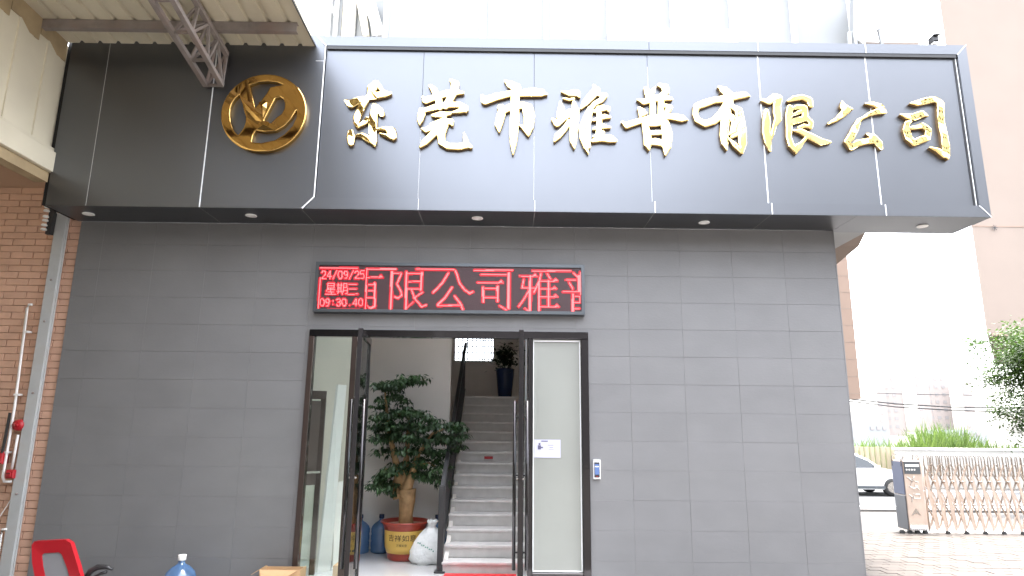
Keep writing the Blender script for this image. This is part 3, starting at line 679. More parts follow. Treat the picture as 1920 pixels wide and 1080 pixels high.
# access terminal
t = thing('access_terminal', (.935, -.001, 1.19), 'small white access terminal with blue screen on the wall right of the door', 'terminal')
G().bbox(.897, .972, -.03, -.001, 1.195, 1.383, .008).build('housing', M['whitepaint'], t)
G().bbox(.906, .963, -.033, -.0305, 1.212, 1.362, .001).build('face_plate', M['black'], t)
G().box(.912, .957, -.0345, -.0335, 1.24, 1.345).build('screen', M['screen'], t)
G().box(.915, .953, -.0352, -.0347, 1.315, 1.325).build('screen_text', M['whitepaint'], t)
G().box(.926, .944, -.0352, -.0337, 1.22, 1.226).build('key', M['red'], t)
G().box(.898, .971, -.036, -.001, 1.3845, 1.388).build('hood', M['whitepaint'], t)

# ================================================================= INTERIOR
ZC = 4.3
struct(G().box(-4.6, 3.5, .02, 7.9, -.02, .010).build('floor', M['floor']))
g = G(); g.box(-4.6, -4.2, .23, 8.0, ZC, ZC+.1); g.box(.9, 3.5, .23, 8.0, ZC, ZC+.1); g.box(-4.2, .9, 1.42, 8.0, ZC, ZC+.1); g.box(-4.2, .9, .23, .32, ZC, ZC+.1)
struct(g.build('ceiling', M['white']))
t = thing('added_skylight', (-1.6, .87, ZC), 'added unseen glazed roof opening that brightens the front of the lobby', 'added_skylight')  # unseen roof opening added to brighten the lobby
G().box(-4.2, .9, .32, 1.42, ZC+.11, ZC+.12).build('pane', M['winglass'], t)
struct(G().box(-4.72, -4.6, .23, 8.0, 0, ZC).build('wall_left', M['cream']))
struct(G().box(1.25, 1.35, .23, 8.0, 0, ZC).build('wall_right', M['white']))
# back wall of the lobby, ends beside the stairs
struct(G().box(-4.6, -.83, 2.78, 2.9, 0, ZC).build('wall_back', M['white']))
struct(G().box(-4.6, -1.98, 1.95, 2.05, .01, ZC).build('partition_wall', M['cream']))
wb = G()
wy = 6.45
a = onY(852, 632, wy); b = onY(926, 678, wy); wx0, wx1, wz0, wz1 = a[0], b[0], b[2], a[2]+.25
wb.box(-2.5, 1.25, wy, wy+.15, 0, 2.1999); wb.box(-2.5, wx0, wy, wy+.15, 2.2, ZC); wb.box(wx1, 1.25, wy, wy+.15, 2.2, ZC); wb.box(wx0, wx1, wy, wy+.15, 2.2, wz0); wb.box(wx0, wx1, wy, wy+.15, wz1, ZC)
struct(wb.build('wall_landing', M['white']))
struct(G().box(-2.6, -2.5, 2.9, 6.6, 0, ZC).build('wall_stairwell', M['white']))
t = thing('landing_window', ((wx0+wx1)/2, wy, wz0), 'bright barred window on the landing at the top of the stairs', 'window')
G().box(wx0, wx1, wy+.07, wy+.08, wz0, wz1).build('pane', M['winglass'], t)
fr = G(); fr.box(wx0, wx1, wy+.05, wy+.1, wz0-.0, wz0+.02); fr.box(wx0, wx0+.02, wy+.05, wy+.1, wz0, wz1); fr.box(wx1-.02, wx1, wy+.05, wy+.1, wz0, wz1)
fr.build('window_frame', M['whitepaint'], t)
for u in (.33, .72, .77):
    x = wx0+(wx1-wx0)*u; G().box(x-.012, x+.012, wy+.04, wy+.065, wz0, wz1).build('mullion', M['post'], t)
for u in (.1, .2, .45, .55, .64, .86, .93):
    x = wx0+(wx1-wx0)*u; G().tube([(x, wy+.13, wz0), (x, wy+.13, wz1)], .011, 6).build('grille_bar', M['post'], t)
for k in range(6):
    z = wz0+.06+k*.13; G().tube([(wx0, wy+.13, z), (wx1, wy+.13, z)], .011, 6).build('grille_bar', M['post'], t)
# stairs
NS = 15; rise = .149; run = .25; sy = 1.27
stairs = thing('staircase', (0, sy, 0), 'pale stone staircase rising from the lobby to a landing', 'staircase')
for k in range(NS):
    y0 = sy+k*run; z = rise*(k+1)-.012
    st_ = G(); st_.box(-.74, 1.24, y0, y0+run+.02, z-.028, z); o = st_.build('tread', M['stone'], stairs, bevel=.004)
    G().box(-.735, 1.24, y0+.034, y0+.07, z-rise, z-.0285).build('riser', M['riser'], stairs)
G().prism([(-.73, sy+.06, .0), (-.73, sy+NS*run, .0), (-.73, sy+NS*run, rise*NS-.06), (-.73, sy+.08, .10)], (.05, 0, 0)).build('stringer', M['white'], stairs)
G().box(-.74, 1.24, sy+NS*run+.021, wy-.001, rise*NS-.06, rise*NS-.012).build('landing', M['stone'], stairs)
a = onY(908, 858, sy+8*run)
G().box(a[0], a[0]+.13, sy+8*run-.004, sy+8*run, a[2]-.02, a[2]+.02).build('step_sticker', M['red'], stairs)
t = thing('stair_railing', (-.76, sy, 0), 'black metal railing along the left side of the stairs', 'railing')
g = G()
rp = [(-.76, sy+.05, .98), (-.76, sy+NS*run, .95+rise*NS)]
G().bar(rp[0], rp[1], .05, .06).build('handrail', M['black'], t)
G().bbox(-.80, -.73, sy+.02, sy+.09, 0, 1.0, .004).build('newel_post', M['black'], t)
G().box(-.83, -.70, sy, sy+.12, .011, .03).build('foot_plate', M['black'], t)
for k in range(30):
    y = sy+.15+k*.122; zb = rise*((y-sy)/run)+.06; zt = .93+(y-sy)/run*rise
    G().box(-.772, -.752, y-.008, y+.008, max(zb, .02), zt).build('baluster', M['black'], t)
G().bar((-.76, sy+.08, .16), (-.76, sy+NS*run, .12+rise*NS), .03).build('lower_rail', M['black'], t)
# red mat
tag(G().box(-.70, .14, .62, 1.24, .0105, .022).build('door_mat', M['redcloth'], bevel=.004), 'red mat lying at the foot of the stairs', 'mat')

# potted tree
PX, PY = -1.31, 2.12
t = thing('potted_tree', (PX, PY, .01), 'leafy indoor tree with thick pale trunk in a red and yellow pot', 'potted tree')
pot = G().lathe([(.20, .0), (.215, .015), (.22, .05), (.225, .09), (.235, .095)], (PX, PY, .01), 40).build('pot', M['potred'], t, True)
G().lathe([(.235, .095), (.255, .16), (.268, .36), (.27, .372)], (PX, PY, .01), 40).build('yellow_band', M['potyellow'], pot, True)
G().lathe([(.27, .372), (.275, .40), (.295, .445), (.325, .465), (.322, .478), (.29, .475), (.27, .43)], (PX, PY, .01), 40).build('rim', M['potred'], pot, True)
G().lathe([(.001, .43), (.268, .432), (.268, .42)], (PX, PY, .01), 24).build('soil', M['mortar'], pot)
vs, fs = text_mesh('吉祥如意', .1)
def bend(vs, R, zc): return [(PX+math.sin(x/R)*R, PY-math.cos(x/R)*R, zc+z) for x, z, _ in vs]
zc_ = .01+.285; G().add(bend([(x*.98, z*.85, 0) for x, z, _ in vs], .2685, zc_), fs).build('writing', M['ink'], pot)
vs, fs = text_mesh('万事如意', .035)
G().add(bend(vs, .2625, .01+.20), fs).build('writing', M['ink'], pot)
tr = G()
tr.tube([(PX+.01, PY, .42), (PX, PY, .55), (PX+.01, PY, .72), (PX+.0, PY, .88)], [.10, .092, .105, .125], 12)
def pl_(x, y, dy=0): q = onY(690+x/3.484, 690+y/3.484, PY+dy); return (q[0], q[1], q[2])
tr.tube([pl_(205, 850), pl_(190, 780), pl_(200, 690), pl_(170, 560, .03), pl_(140, 420, .05), pl_(120, 260, .03), pl_(110, 130)], [.085, .07, .055, .04, .03, .02, .008], 10)
tr.tube([pl_(235, 850, -.02), pl_(260, 770, -.03), pl_(290, 690, -.03), pl_(330, 560, -.02), pl_(420, 430), pl_(540, 380)], [.085, .072, .05, .03, .02, .008], 10)
tr.tube([pl_(225, 800), pl_(245, 650, .04), pl_(260, 480, .05), pl_(270, 300)], [.06, .045, .03, .012], 8)
tr.tube([pl_(200, 700), pl_(120, 660), pl_(70, 700)], [.03, .015, .006], 6)
tr.tube([pl_(300, 640), pl_(400, 620), pl_(470, 660)], [.022, .012, .005], 6)
tr.build('trunk', M['bark'], t, True)
r2 = random.Random(3)
lf = G()
def add_leaf(g, p, L, W, yaw, droop, roll=0):
    d = Vector((math.cos(yaw)*math.cos(droop), math.sin(yaw)*math.cos(droop), -math.sin(droop)))
    sd_ = d.cross(Vector((0, 0, 1))); sd_ = sd_.normalized() if sd_.length > .01 else Vector((1, 0, 0))
    up = sd_.cross(d); sd_ = (sd_*math.cos(roll)+up*math.sin(roll)); up = sd_.cross(d)
    p = Vector(p); m = p+d*L*.45+up*L*.04; e = p+d*L
    g.add([p, m+sd_*W/2, e, m-sd_*W/2], [(0, 1, 2), (0, 2, 3)])
CR = [(95, 115, 1), (140, 105, 1), (190, 95, 1.1), (240, 80, 1), (290, 68, .8), (340, 60, .6), (100, 190, .7), (190, 175, .6), (210, 200, .5), (90, 240, .7),
 (90, 310, 1.1), (150, 295, 1.2), (210, 285, 1.2), (270, 280, 1.2), (330, 290, 1.1), (385, 325, .9), (80, 380, 1.2), (150, 370, 1.3), (220, 370, 1.3), (290, 375, 1.2), (350, 385, 1.2), (420, 375, 1.1), (480, 365, 1.0), (540, 365, 1.0), (590, 385, .8),
 (75, 455, 1), (140, 440, 1.2), (210, 445, 1.2), (290, 450, 1.2), (370, 455, 1.2), (440, 450, 1), (500, 440, .8), (560, 460, .6), (110, 540, .6), (230, 530, 1), (300, 530, .9), (380, 530, .8), (440, 540, .8), (500, 540, .6), (350, 590, .7), (450, 600, .6), (490, 630, .6),
 (100, 680, 1), (150, 655, 1.2), (210, 640, 1.2), (270, 655, 1.2), (320, 680, .8), (70, 730, .8), (60, 770, .5), (130, 745, .9), (190, 740, .8), (160, 790, .5), (370, 690, .6), (420, 700, .5), (460, 730, .5), (490, 740, .4), (400, 660, .4), (590, 500, .4), (605, 430, .5), (300, 610, .6)]
for cx_, cy_, w_ in CR:
    c = onY(690+cx_/3.484, 690+cy_/3.484, PY-.02)
    for k in range(int(17*w_)):
        q = (c[0]+r2.gauss(0, .055), PY+r2.gauss(0, .17), c[2]+r2.gauss(0, .030)); y0 = r2.uniform(0, 6.28)
        for j in range(7):
            yw = y0+j*.9+r2.uniform(-.3, .3); tt = r2.uniform(.01, .05)
            add_leaf(lf, (q[0]+math.cos(yw)*tt, q[1]+math.sin(yw)*tt, q[2]+r2.uniform(-.02, .01)), r2.uniform(.06, .10), r2.uniform(.028, .042), yw, r2.uniform(.2, 1.3), r2.uniform(-.5, .5))
o = lf.build('foliage', M['potleaf'], t); o['kind'] = 'stuff'

# sack
def sack():
    t = thing('sack', (-.98, 1.86, .01), 'white knotted plastic sack with green print leaning beside the pot', 'sack')
    n = 28; rings = [(0, .02), (.19, .0), (.235, .05), (.235, .14), (.20, .25), (.145, .34), (.09, .40), (.045, .435), (.055, .465), (.075, .50), (.06, .52), (.0, .50)]
    g = G(); vs = []
    for i, (r, z) in enumerate(rings):
        for j in range(n):
            a = 2*math.pi*j/n
            rr = r*(1+.05*math.sin(3*a+i)+.045*math.sin(7*a+i*1.7)+.03*math.sin(11*a-i*2.3))
            vs.append((-.99+rr*math.cos(a)*.95+z*.13, 1.86+rr*math.sin(a)*.7, .012+z+.008*math.sin(5*a+i)))
    fs = [(i*n+j, i*n+(j+1) % n, (i+1)*n+(j+1) % n, (i+1)*n+j) for i in range(len(rings)-1) for j in range(n)]
    g.add(vs, fs); g.build('bag_body', M['sack'], t, True)
    pr = G()
    for q in range(9):
        u = -.10+q*.024; zz = .30-q*.012
        pr.bar((-.985+u, 1.86-.175+abs(u)*.12-.02, .012+zz-.03), (-.985+u+.014, 1.86-.172+abs(u)*.12-.02, .012+zz-.03+(.012 if q % 2 else -.004)), .012, .014)
    pr.build('print', M['sackprint'], t)
sack()
# blue water bottles
def bottle(x, y, z, lb, rot=0):
    t = thing('water_bottle', (x, y, z), lb, 'water bottle', 'blue water bottles')
    pr = [(.10, 0), (.128, .01), (.133, .04), (.128, .06), (.133, .08), (.133, .13), (.127, .15), (.133, .17), (.133, .22), (.127, .24), (.133, .26), (.133, .31), (.12, .345), (.08, .385), (.04, .41), (.028, .425), (.028, .455), (.034, .457), (.034, .462)]
    G().lathe(pr, (x, y, z), 32).build('bottle_body', M['bottle'], t, True)
    G().lathe([(.033, .445), (.036, .452), (.036, .492), (.030, .496)], (x, y, z), 20).build('cap', M['pipe'] if z > .03 or y < 0 else M['bluevase'], t, True)
    return t
b1 = onY(709, 1000, 2.5)
bottle(b1[0]+.03, 2.55, .01, 'empty blue water bottle in the lobby, directly left of the pot')
bottle(b1[0]-.25, 2.50, .01, 'blue water bottle in the lobby half hidden by the left door leaf')
bottle(-.93, 2.55, .01, 'blue water bottle in the lobby behind the white sack')

# inner glass door at the left, open panel leaning boards
t = thing('inner_door', (-2.3, 1.0, 0), 'brown framed inner glass door seen through the left side pane', 'door')
def pb(p, q, z0, z1, w=.04):
    return G().bar((p[0], p[1], (z0+z1)/2), (q[0], q[1], (z0+z1)/2), w, z1-z0)
pA = onY(570, 740, 1.0); pB = onZ(612, 742, pA[2]-.02); pB = onY(612, 742, 1.15)
zt = 2.06; xa, xb = pA[0]-.12, pB[0]
G().bar((xa, 1.0, zt), (xb, 1.15, zt), .04, .1).build('top_rail', M['brownmetal'], t)
G().box(xb-.06, xb, 1.13, 1.17, .011, zt-.05).build('stile', M['brownmetal'], t)
G().box(xa, xa+.06, .98, 1.02, .011, zt-.05).build('stile', M['black'], t)
pp = G(); pp.bar((xa+.06, 1.0, 1.05), (xb-.06, 1.15, 1.05), .012, 1.9); pp.build('pane', M['glass'], t)
G().bar((xa+.061, 1.0, 1.5), (xb-.061, 1.14, 1.5), .03, .98).build('upper_panel', M['brownmetal'], t)
G().bar((xa+.16, .95, 1.16), (xb-.0, 1.09, 1.16), .02, .025).build('lever_handle', M['chrome'], t)
t2 = thing('leaning_board', (-2.1, 1.25, .01), 'tall white board leaning upright behind the left side pane', 'board', 'boards stored in the lobby')
G().prism([(-2.19, 1.25, .012), (-2.06, 1.33, .012), (-2.02, 1.40, 2.2), (-2.10, 1.30, 2.2)], (-.03, .02, 0)).build('sheet', M['board'], t2)
t3 = thing('leaning_board', (-1.9, 1.4, .01), 'shorter grey-white board leaning behind the left side pane', 'board', 'boards stored in the lobby')
G().prism([(-2.06, 1.45, .012), (-1.90, 1.50, .012), (-1.92, 1.75, 1.05), (-2.16, 1.70, .98)], (-.02, .03, 0)).build('sheet', M['white'], t3)
t = thing('lobby_carton', (-1.86, 1.15, .011), 'small brown carton on the lobby floor beside the leaning boards', 'carton')
G().box(-1.96, -1.72, 1.05, 1.25, .011, .13).build('carton_body', M['card'], t)
# blue vase on the landing
t = thing('blue_vase', (-.03, 5.7, 2.225), 'tall dark blue planter with a bushy plant at the stair top', 'planter')
G().lathe([(.12, 0), (.13, .02), (.155, .3), (.175, .5), (.18, .56), (.16, .57)], (-.03, 5.7, 2.225), 24).build('pot', M['bluevase'], t, True)
lf = G()
for k in range(420):
    a = [r2.gauss(0, .45) for _ in range(3)]
    add_leaf(lf, (-.04+a[0]*.24, 5.65+a[1]*.2, 3.02+a[2]*.26), r2.uniform(.08, .14), .05, r2.uniform(0, 6.28), r2.uniform(-.7, .8), r2.uniform(-.5, .5))
o = lf.build('foliage', M['vaseleaf'], t); o['kind'] = 'stuff'

# ================================================================= LEFT CANOPY
can = thing('canopy_roof', (-3.5, -.53, 5.7), 'cream ribbed metal canopy roof over the yard at the upper left', 'canopy')
slope = .05
def rz(y): return 5.725 + slope*(-.53-y)
xL, xR = -4.86, -2.115; npan = 14; pw = (xR-xL)/npan; ye = -20
for i in range(npan):
    a = xL+i*pw; b = a+pw-.001; r0, r1, r2_, r3 = a+.0, a+.03, a+.055, a+.085
    pr_ = [(a, 0), (a+.012, .028), (a+.045, .028), (a+.057, 0), (b, 0)]
    g = G()
    for (x0, h0), (x1, h1) in zip(pr_[:-1], pr_[1:]):
        g.add([(x0, -.5306, rz(-.5306)+h0), (x1, -.5306, rz(-.5306)+h1), (x1, ye, rz(ye)+h1), (x0, ye, rz(ye)+h0)], [(0, 1, 2, 3)])
        g.add([(x0, -.5306, rz(-.5306)+h0+.004), (x1, -.5306, rz(-.5306)+h1+.004), (x1, ye, rz(ye)+h1+.004), (x0, ye, rz(ye)+h0+.004)], [(3, 2, 1, 0)])
    g.build('roof_sheet', M['canopy'], can)
G().box(xR-.006, xR+.004, ye, -.5306, 5.72, 5.74).build('edge_trim', M['black'], can).rotation_euler = (0, 0, 0)
can.children[-1].hide_render = False
for yy, z_ in ((-.90, 5.73), (-3.0, 5.83), (-5.2, 5.94), (-7.5, 6.05), (-9.8, 6.17), (-13, 6.3), (-16, 6.4)):
    g = G(); zt_ = rz(yy)-.002
    g.box(-4.83, -2.19, yy-.03, yy-.026, zt_-.1, zt_); g.box(-4.83, -2.19, yy-.026, yy+.03, zt_-.004, zt_); g.box(-4.83, -2.19, yy-.026, yy+.03, zt_-.1, zt_-.096)
    g.build('purlin', M['rust'], can)
# triangular truss brace
tru = thing('roof_truss', (-3.1, -.6, 5.25), 'grey rusty triangular steel truss hanging below the canopy roof', 'truss')
c1a = onY(386, 160, -.56); c1b = onX(285, 0, c1a[0]); c2a = onY(416, 160, -.60); c2b = onX(325, 0, c2a[0]); c3a = onY(425, 102, -.60); c3b = onX(372, 11, c3a[0])
def ext(a, b, k): return a + (b-a)*k
for a, b in ((c1a, c1b), (c2a, c2b), (c3a, c3b)):
    e = ext(a, b, 1.35)
    G().bar(a, e, .05, .05).build('chord', M['rust'], tru, bevel=.004)
zz = [0, .33, .66, 1.0, 1.3]
for i in range(4):
    p1, p2, p3 = (ext(c1a, c1b, zz[i]), ext(c2a, c2b, zz[i]), ext(c3a, c3b, zz[i]))
    q1, q2, q3 = (ext(c1a, c1b, zz[i+1]), ext(c2a, c2b, zz[i+1]), ext(c3a, c3b, zz[i+1]))
    for a, b in ((p1, p2), (p2, p3), (p1, p3), (p2, q3), (p1, q3)) if i < 3 else ((p1, p2),):
        G().bar(a, b, .026, .026).build('brace', M['rust'], tru)
G().bar(c1a, c3a, .03, .03).build('brace', M['rust'], tru)
# sheet-metal side wall under the canopy edge
sw = thing('sheet_metal_wall', (-4.82, -.5, 4.5), 'pale cream corrugated sheet wall hanging at the upper left below the canopy', 'wall')
for i in range(60):
    y1 = -.0-i*.2; y0 = y1-.196
    x0_ = -4.80+(.012 if i % 2 else 0)
    G().box(x0_-.03, x0_, y0, y1, 4.50+.0*i, 5.70).build('wall_sheet', M['sheet'], sw)
for i in range(8):
    y1 = -.53-i*.4
    G().prism([(-4.785, y1, 5.50), (-4.785, y1-.13, 5.50), (-4.785, y1-.25, 5.58), (-4.785, y1-.39, 5.58), (-4.785, y1-.39, rz(y1-.39)-.002), (-4.785, y1, rz(y1)-.002)], (-.01, 0, 0)).build('flashing', M['brownsheet'], sw)
G().box(-4.84, -4.755, -5.8, -.50, 4.46, 4.505).build('ledge', M['sheet'], sw)
gt = thing('gutter', (-4.75, -.5, 4.2), 'cream box gutter with a folded lip running below the sheet metal wall', 'gutter')
G().box(-4.85, -4.72, -5.9, -.47, 4.24, 4.455).build('gutter_trough', M['sheet'], gt, bevel=.008)
G().box(-4.90, -4.765, -5.9, -.52, 4.13, 4.238).build('soffit_board', M['brownsheet'], gt)
# low roof beyond it, shading the brick wall
lw2 = thing('yard_side_wall', (-9, -8, 0), 'plain cream wall closing the left side of the yard', 'wall')
G().box(-9.2, -9.0, -22, .0, 0, 4.6).build('wall_face', M['sheet'], lw2)
lr = thing('side_roof', (-7, -3, 4.3), 'low metal roof left of the sheet wall above the brick wall', 'roof')
G().box(-9.2, -4.91, -20, .2, 4.62, 4.68).build('roof_sheet', M['canopy'], lr)

# steel post, pipes, alarm boxes on the brick wall
a = onY(72, 610, -.055); b = onY(93, 610, -.055)
t = thing('steel_post', ((a[0]+b[0])/2, -.05, 0), 'grey painted steel post in front of the brick wall', 'post')
G().box(a[0], b[0], -.055, -.012, .0, 3.95).build('post_shaft', M['post'], t, bevel=.006)
g = G(); g.box(b[0]+.001, b[0]+.008, -.03, -.012, .0, 3.95); g.build('edge_flange', M['post'], t)
for z in (1.0, 2.0, 2.75, 3.2):
    G().lathe([(.012, 0), (.012, .008), (.006, .012)], (0, 0, 0), 8).xf(Matrix.Translation(((a[0]+b[0])/2, -.056, z)) @ Matrix.Rotation(math.pi/2, 4, 'X')).build('bolt', M['rust'], t)
def wp(px, py, Y=-.05): p = onY(px, py, Y); return (p[0], p[1], p[2])
t = thing('white_conduit', wp(30, 800), 'long white conduit pipe rising up the brick wall', 'conduit')
G().tube([wp(60, 571), wp(54, 571), wp(51, 578), wp(28, 760), wp(5, 895), wp(8, 903), wp(22, 903)], .013, 8).build('pipe', M['pipe'], t, True)
G().tube([wp(34, 815), wp(22, 880)], .012, 8).build('pipe', M['pipe'], t, True)
for p in ((50, 622), (32, 740), (12, 848)):
    q = wp(*p); G().box(q[0]-.022, q[0]+.022, -.07, -.0, q[2]-.01, q[2]+.01).build('clip', M['pipe'], t)
def dome(px, py, r, nm, lb, cat, box=False):
    p = onY(px, py, -.06); t = thing(nm, (p[0], -.02, p[2]), lb, cat)
    if box:
        G().bbox(p[0]-r, p[0]+r, -.09, -.0, p[2]-r, p[2]+r, .01).build('housing', M['red'], t); G().bbox(p[0]-r*.5, p[0]+r*.5, -.10, -.091, p[2]-r*.5, p[2]+r*.5, .004).build('button_plate', M['red'], t)
        G().bar((p[0]-r*.4, -.102, p[2]+r*.15), (p[0]+r*.4, -.102, p[2]+r*.25), .006).build('mark', M['ink'], t)
    else:
        R_ = Matrix.Translation((p[0], -.0, p[2])) @ Matrix.Rotation(math.pi/2, 4, 'X')
        G().lathe([(r, 0), (r, .05), (r*.9, .075), (r*.5, .085), (.001, .086)], n=24).xf(R_).build('housing', M['red'], t, True)
        G().lathe([(r*.35, .085), (r*.3, .095), (.001, .096)], n=16).xf(R_).build('centre_boss', M['red'], t, True)
dome(34, 797, .058, 'alarm_bell', 'round red alarm bell on the brick wall left of the post', 'alarm bell')
dome(21, 889, .042, 'call_point', 'small square red call point on the brick wall below the bell', 'call point', True)
dome(-3, 858, .06, 'red_box', 'red box cut off by the left picture edge', 'box', True)
t = thing('black_bar', wp(12, 820), 'thin black bar standing beside the white conduit', 'bar')
G().bar(wp(19, 774, -.08), wp(4, 850, -.08), .02).build('rod', M['black'], t)
tag(G().tube([wp(28, 912, -.03), wp(22, 935, -.03), wp(0, 968, -.03)], .005, 6).build('loose_wire', M['pipe']), 'thin pale wire curving down the brick wall below the call point', 'wire')
t = thing('lower_pipe', wp(4, 1000), 'short pale pipe stub at the lower left edge on the brick wall', 'pipe')
G().tube([wp(14, 992), wp(4, 993), wp(2, 1002), wp(-6, 1060)], .013, 8).build('pipe', M['pipe'], t, True)
t = thing('insulator_rack', wp(96, 430, -.15), 'row of white porcelain insulators on a dark bracket by the post top', 'insulators')
g = G().bar(wp(102, 388, -.12), wp(92, 440, -.12), .05, .06); g.build('bracket', M['black'], t)
for px, py in ((89, 388), (87.5, 395), (86, 406), (85, 413), (83, 422), (82, 430)):
    p = wp(px, py, -.17)
    G().lathe([(.012, -.014), (.028, -.010), (.030, .0), (.022, .012), (.010, .014)], p, 16).build('insulator', M['pipe'], t, True)
tag(G().tube([wp(78, 330, -.2), wp(90, 345, -.2), wp(96, 372, -.18), wp(108, 402, -.15), wp(128, 403, -.1), wp(151, 414, -.02)], .005, 6).build('service_cable', M['post']), 'grey cable drooping past the insulators to the tiled wall', 'cable')

# ---------------------------------------------------------------- chair, bottle, carton in front of the wall
t = thing('office_chair', (-3.84, -1.0, 0), 'office chair with red framed backrest and black arm at the lower left', 'chair')
YC = -1.0
def cp(px, py, dy=0): p = onY(px, py, YC+dy); return (p[0], p[2])
outer = [cp(59, 1022), cp(64, 1015), cp(122, 1012), cp(132, 1018), cp(146, 1062), cp(158, 1110), cp(160, 1170), cp(90, 1180), cp(72, 1120), cp(60, 1055)]
inner = [cp(76, 1042), cp(80, 1038), cp(108, 1036), cp(114, 1040), cp(124, 1066), cp(134, 1105), cp(134, 1150), cp(98, 1155), cp(88, 1110), cp(78, 1062)]
g = G(); n_ = len(outer)
for dy, s_ in ((0, 1), (.05, -1)):
    vs = [(x, YC+dy+.03*((z-.55)**2), z) for x, z in outer]+[(x, YC+dy+.012*s_, z) for x, z in inner]
    g.add(vs, [(i, (i+1) % n_, n_+(i+1) % n_, n_+i)[::s_] for i in range(n_)])
g.add([(x, YC+.03*((z-.55)**2), z) for x, z in outer]+[(x, YC+.05+.03*((z-.55)**2), z) for x, z in outer], [(i, n_+i, n_+(i+1) % n_, (i+1) % n_) for i in range(n_)])
g.add([(x, YC+.012, z) for x, z in inner]+[(x, YC+.038, z) for x, z in inner], [(i, (i+1) % n_, n_+(i+1) % n_, n_+i) for i in range(n_)])
g.build('backrest_frame', M['red'], t, bevel=.006)
G().prism([(x, YC+.02, z) for x, z in inner], (0, .008, 0)).build('backrest_mesh', M['mesh'], t)
hp_ = [cp(160, 1084, .1), cp(170, 1070, .1), cp(184, 1063, .1), cp(200, 1063, .1), cp(211, 1068, .1)]
G().tube([(x, YC+.1, z) for x, z in hp_], [.022, .026, .024, .018, .010], 10).build('armrest', M['black'], t, True)
h2 = [cp(168, 1100, .1), cp(176, 1082, .1), cp(190, 1075, .1), cp(200, 1072, .1)]
G().tube([(x, YC+.1, z) for x, z in h2], .012, 8).build('armrest', M['black'], t, True)
G().box(-3.98, -3.5, -1.30, -.9, .28, .36).build('seat', M['mesh'], t, bevel=.02)
G().tube([(-3.74, -1.12, .08), (-3.74, -1.12, .28)], .03, 10).build('gas_lift', M['black'], t)
for k in range(5):
    an = k*1.2566+.3; e = (-3.74+.28*math.cos(an), -1.12+.28*math.sin(an), .06)
    lg = G().tube([(-3.74, -1.12, .10), e], [.028, .018], 8).build('leg', M['black'], t)
    G().tube([(e[0], e[1]-.02, .03), (e[0], e[1]+.02, .03)], .028, 12).build('castor', M['rubber'], lg)
bottle(onY(340, 1060, -.4)[0], -.4, .012, 'full blue water bottle on the ground outside in front of the tiled wall')
t = thing('carton', (-2.18, -.2, 0), 'open brown cardboard box on the ground left of the doorway', 'carton')
p0 = onY(487, 1067, -.25)[0]; p1 = onY(563, 1067, -.25)[0]; zc2 = onY(520, 1068, -.25)[2]
g = G()
g.box(p0, p1, -.255, -.25, .0, zc2); g.box(p0, p1, -.06, -.055, .0, zc2-.01); g.box(p0, p0+.005, -.25, -.06, .0, zc2-.002); g.box(p1-.005, p1, -.25, -.06, .0, zc2-.002); g.box(p0, p1, -.25, -.06, .0, .006)
g.build('carton_body', M['card'], t)
G().prism([(p0-.06, -.30, zc2-.04), (p0-.002, -.24, zc2-.002), (p0-.002, -.07, zc2-.002), (p0-.06, -.07, zc2-.04)], (0, 0, .004)).build('flap', M['card'], t)
G().prism([(p0+.03, -.30, zc2-.05), (p1-.10, -.30, zc2-.05), (p1-.02, -.2585, zc2-.006), (p0, -.2585, zc2-.006)], (0, -.003, .004)).build('flap', M['card'], t)

# ================================================================= ABOVE THE FASCIA
up = thing('upper_storey', (1.5, 1.0, 4.4), 'white glazed upper storey with pale mullions standing behind the sign band', 'building')
YU = 1.5
ux = [onY(px, 60, YU)[0] for px in (722, 905, 1024, 1145, 1263, 1377, 1490, 1602)]
G().box(ux[0], ux[-1], YU+.1, 7.5, 4.41, 9.4).build('building_core', M['palewhite'], up)
for i in range(len(ux)-1):
    G().box(ux[i]+.03, ux[i+1]-.03, YU+.05, YU+.09, 5.0, 9.3).build('cladding_panel', M['palewhite'], up)
for i, x in enumerate(ux):
    w = .045 if i % 2 else .03
    G().box(x-w, x+w, YU-.02, YU+.10, 4.9, 9.35).build('mullion', M['whitepaint'], up)
zb_ = onY(1300, 54, YU)[2]
for i in (3, 4):
    G().box(ux[i]+.05, ux[i+1]-.05, YU+.0, YU+.045, 5.0, zb_).build('lower_pane', M['lampglass'], up)
# left wing: pale sheets, pipes and a raking grey slab
lw_ = thing('left_wing', (-2.3, 2.5, 4.4), 'pale cream upper wall with grey downpipes between canopy and white storey', 'building')
YW = 2.2
fx = lambda px, py=50, Y=YW: onY(px, py, Y)
xs2 = [fx(560)[0]-2.2, fx(588)[0], fx(616)[0], fx(640)[0], fx(658)[0], fx(668)[0], fx(720)[0]]
for i in range(len(xs2)-1):
    G().box(xs2[i]+.004, xs2[i+1]-.004, YW+.002*i, YW+.2, 4.41, 9.6).build('wall_sheet', M['sheet'] if i in (0, 3) else M['palewhite'], lw_)
for px, r in ((619, .03), (632, .035)):
    x = fx(px)[0]; G().tube([(x, YW-.08, 4.5), (x, YW-.08, 9.5)], r, 10).build('downpipe', M['post'], lw_, True)
a = fx(618, 0, YW-.07); b = fx(632, 40, YW-.07)
G().bar(a, b, .04).build('pipe_branch', M['post'], lw_)
G().box(fx(656)[0], fx(667)[0], YW-.1, YW-.01, 4.41, 9.5).build('white_pilaster', M['whitepaint'], lw_)
P4 = [fx(688, 0, YW-.15), fx(703, 0, YW-.15), fx(722, 66, YW-.15), fx(697, 66, YW-.15)]
G().prism(P4, (0, .08, 0)).build('raking_slab', M['post'], lw_)
P4 = [fx(668, 0, YW-.12), fx(684, 0, YW-.12), fx(692, 66, YW-.12), fx(680, 66, YW-.12)]
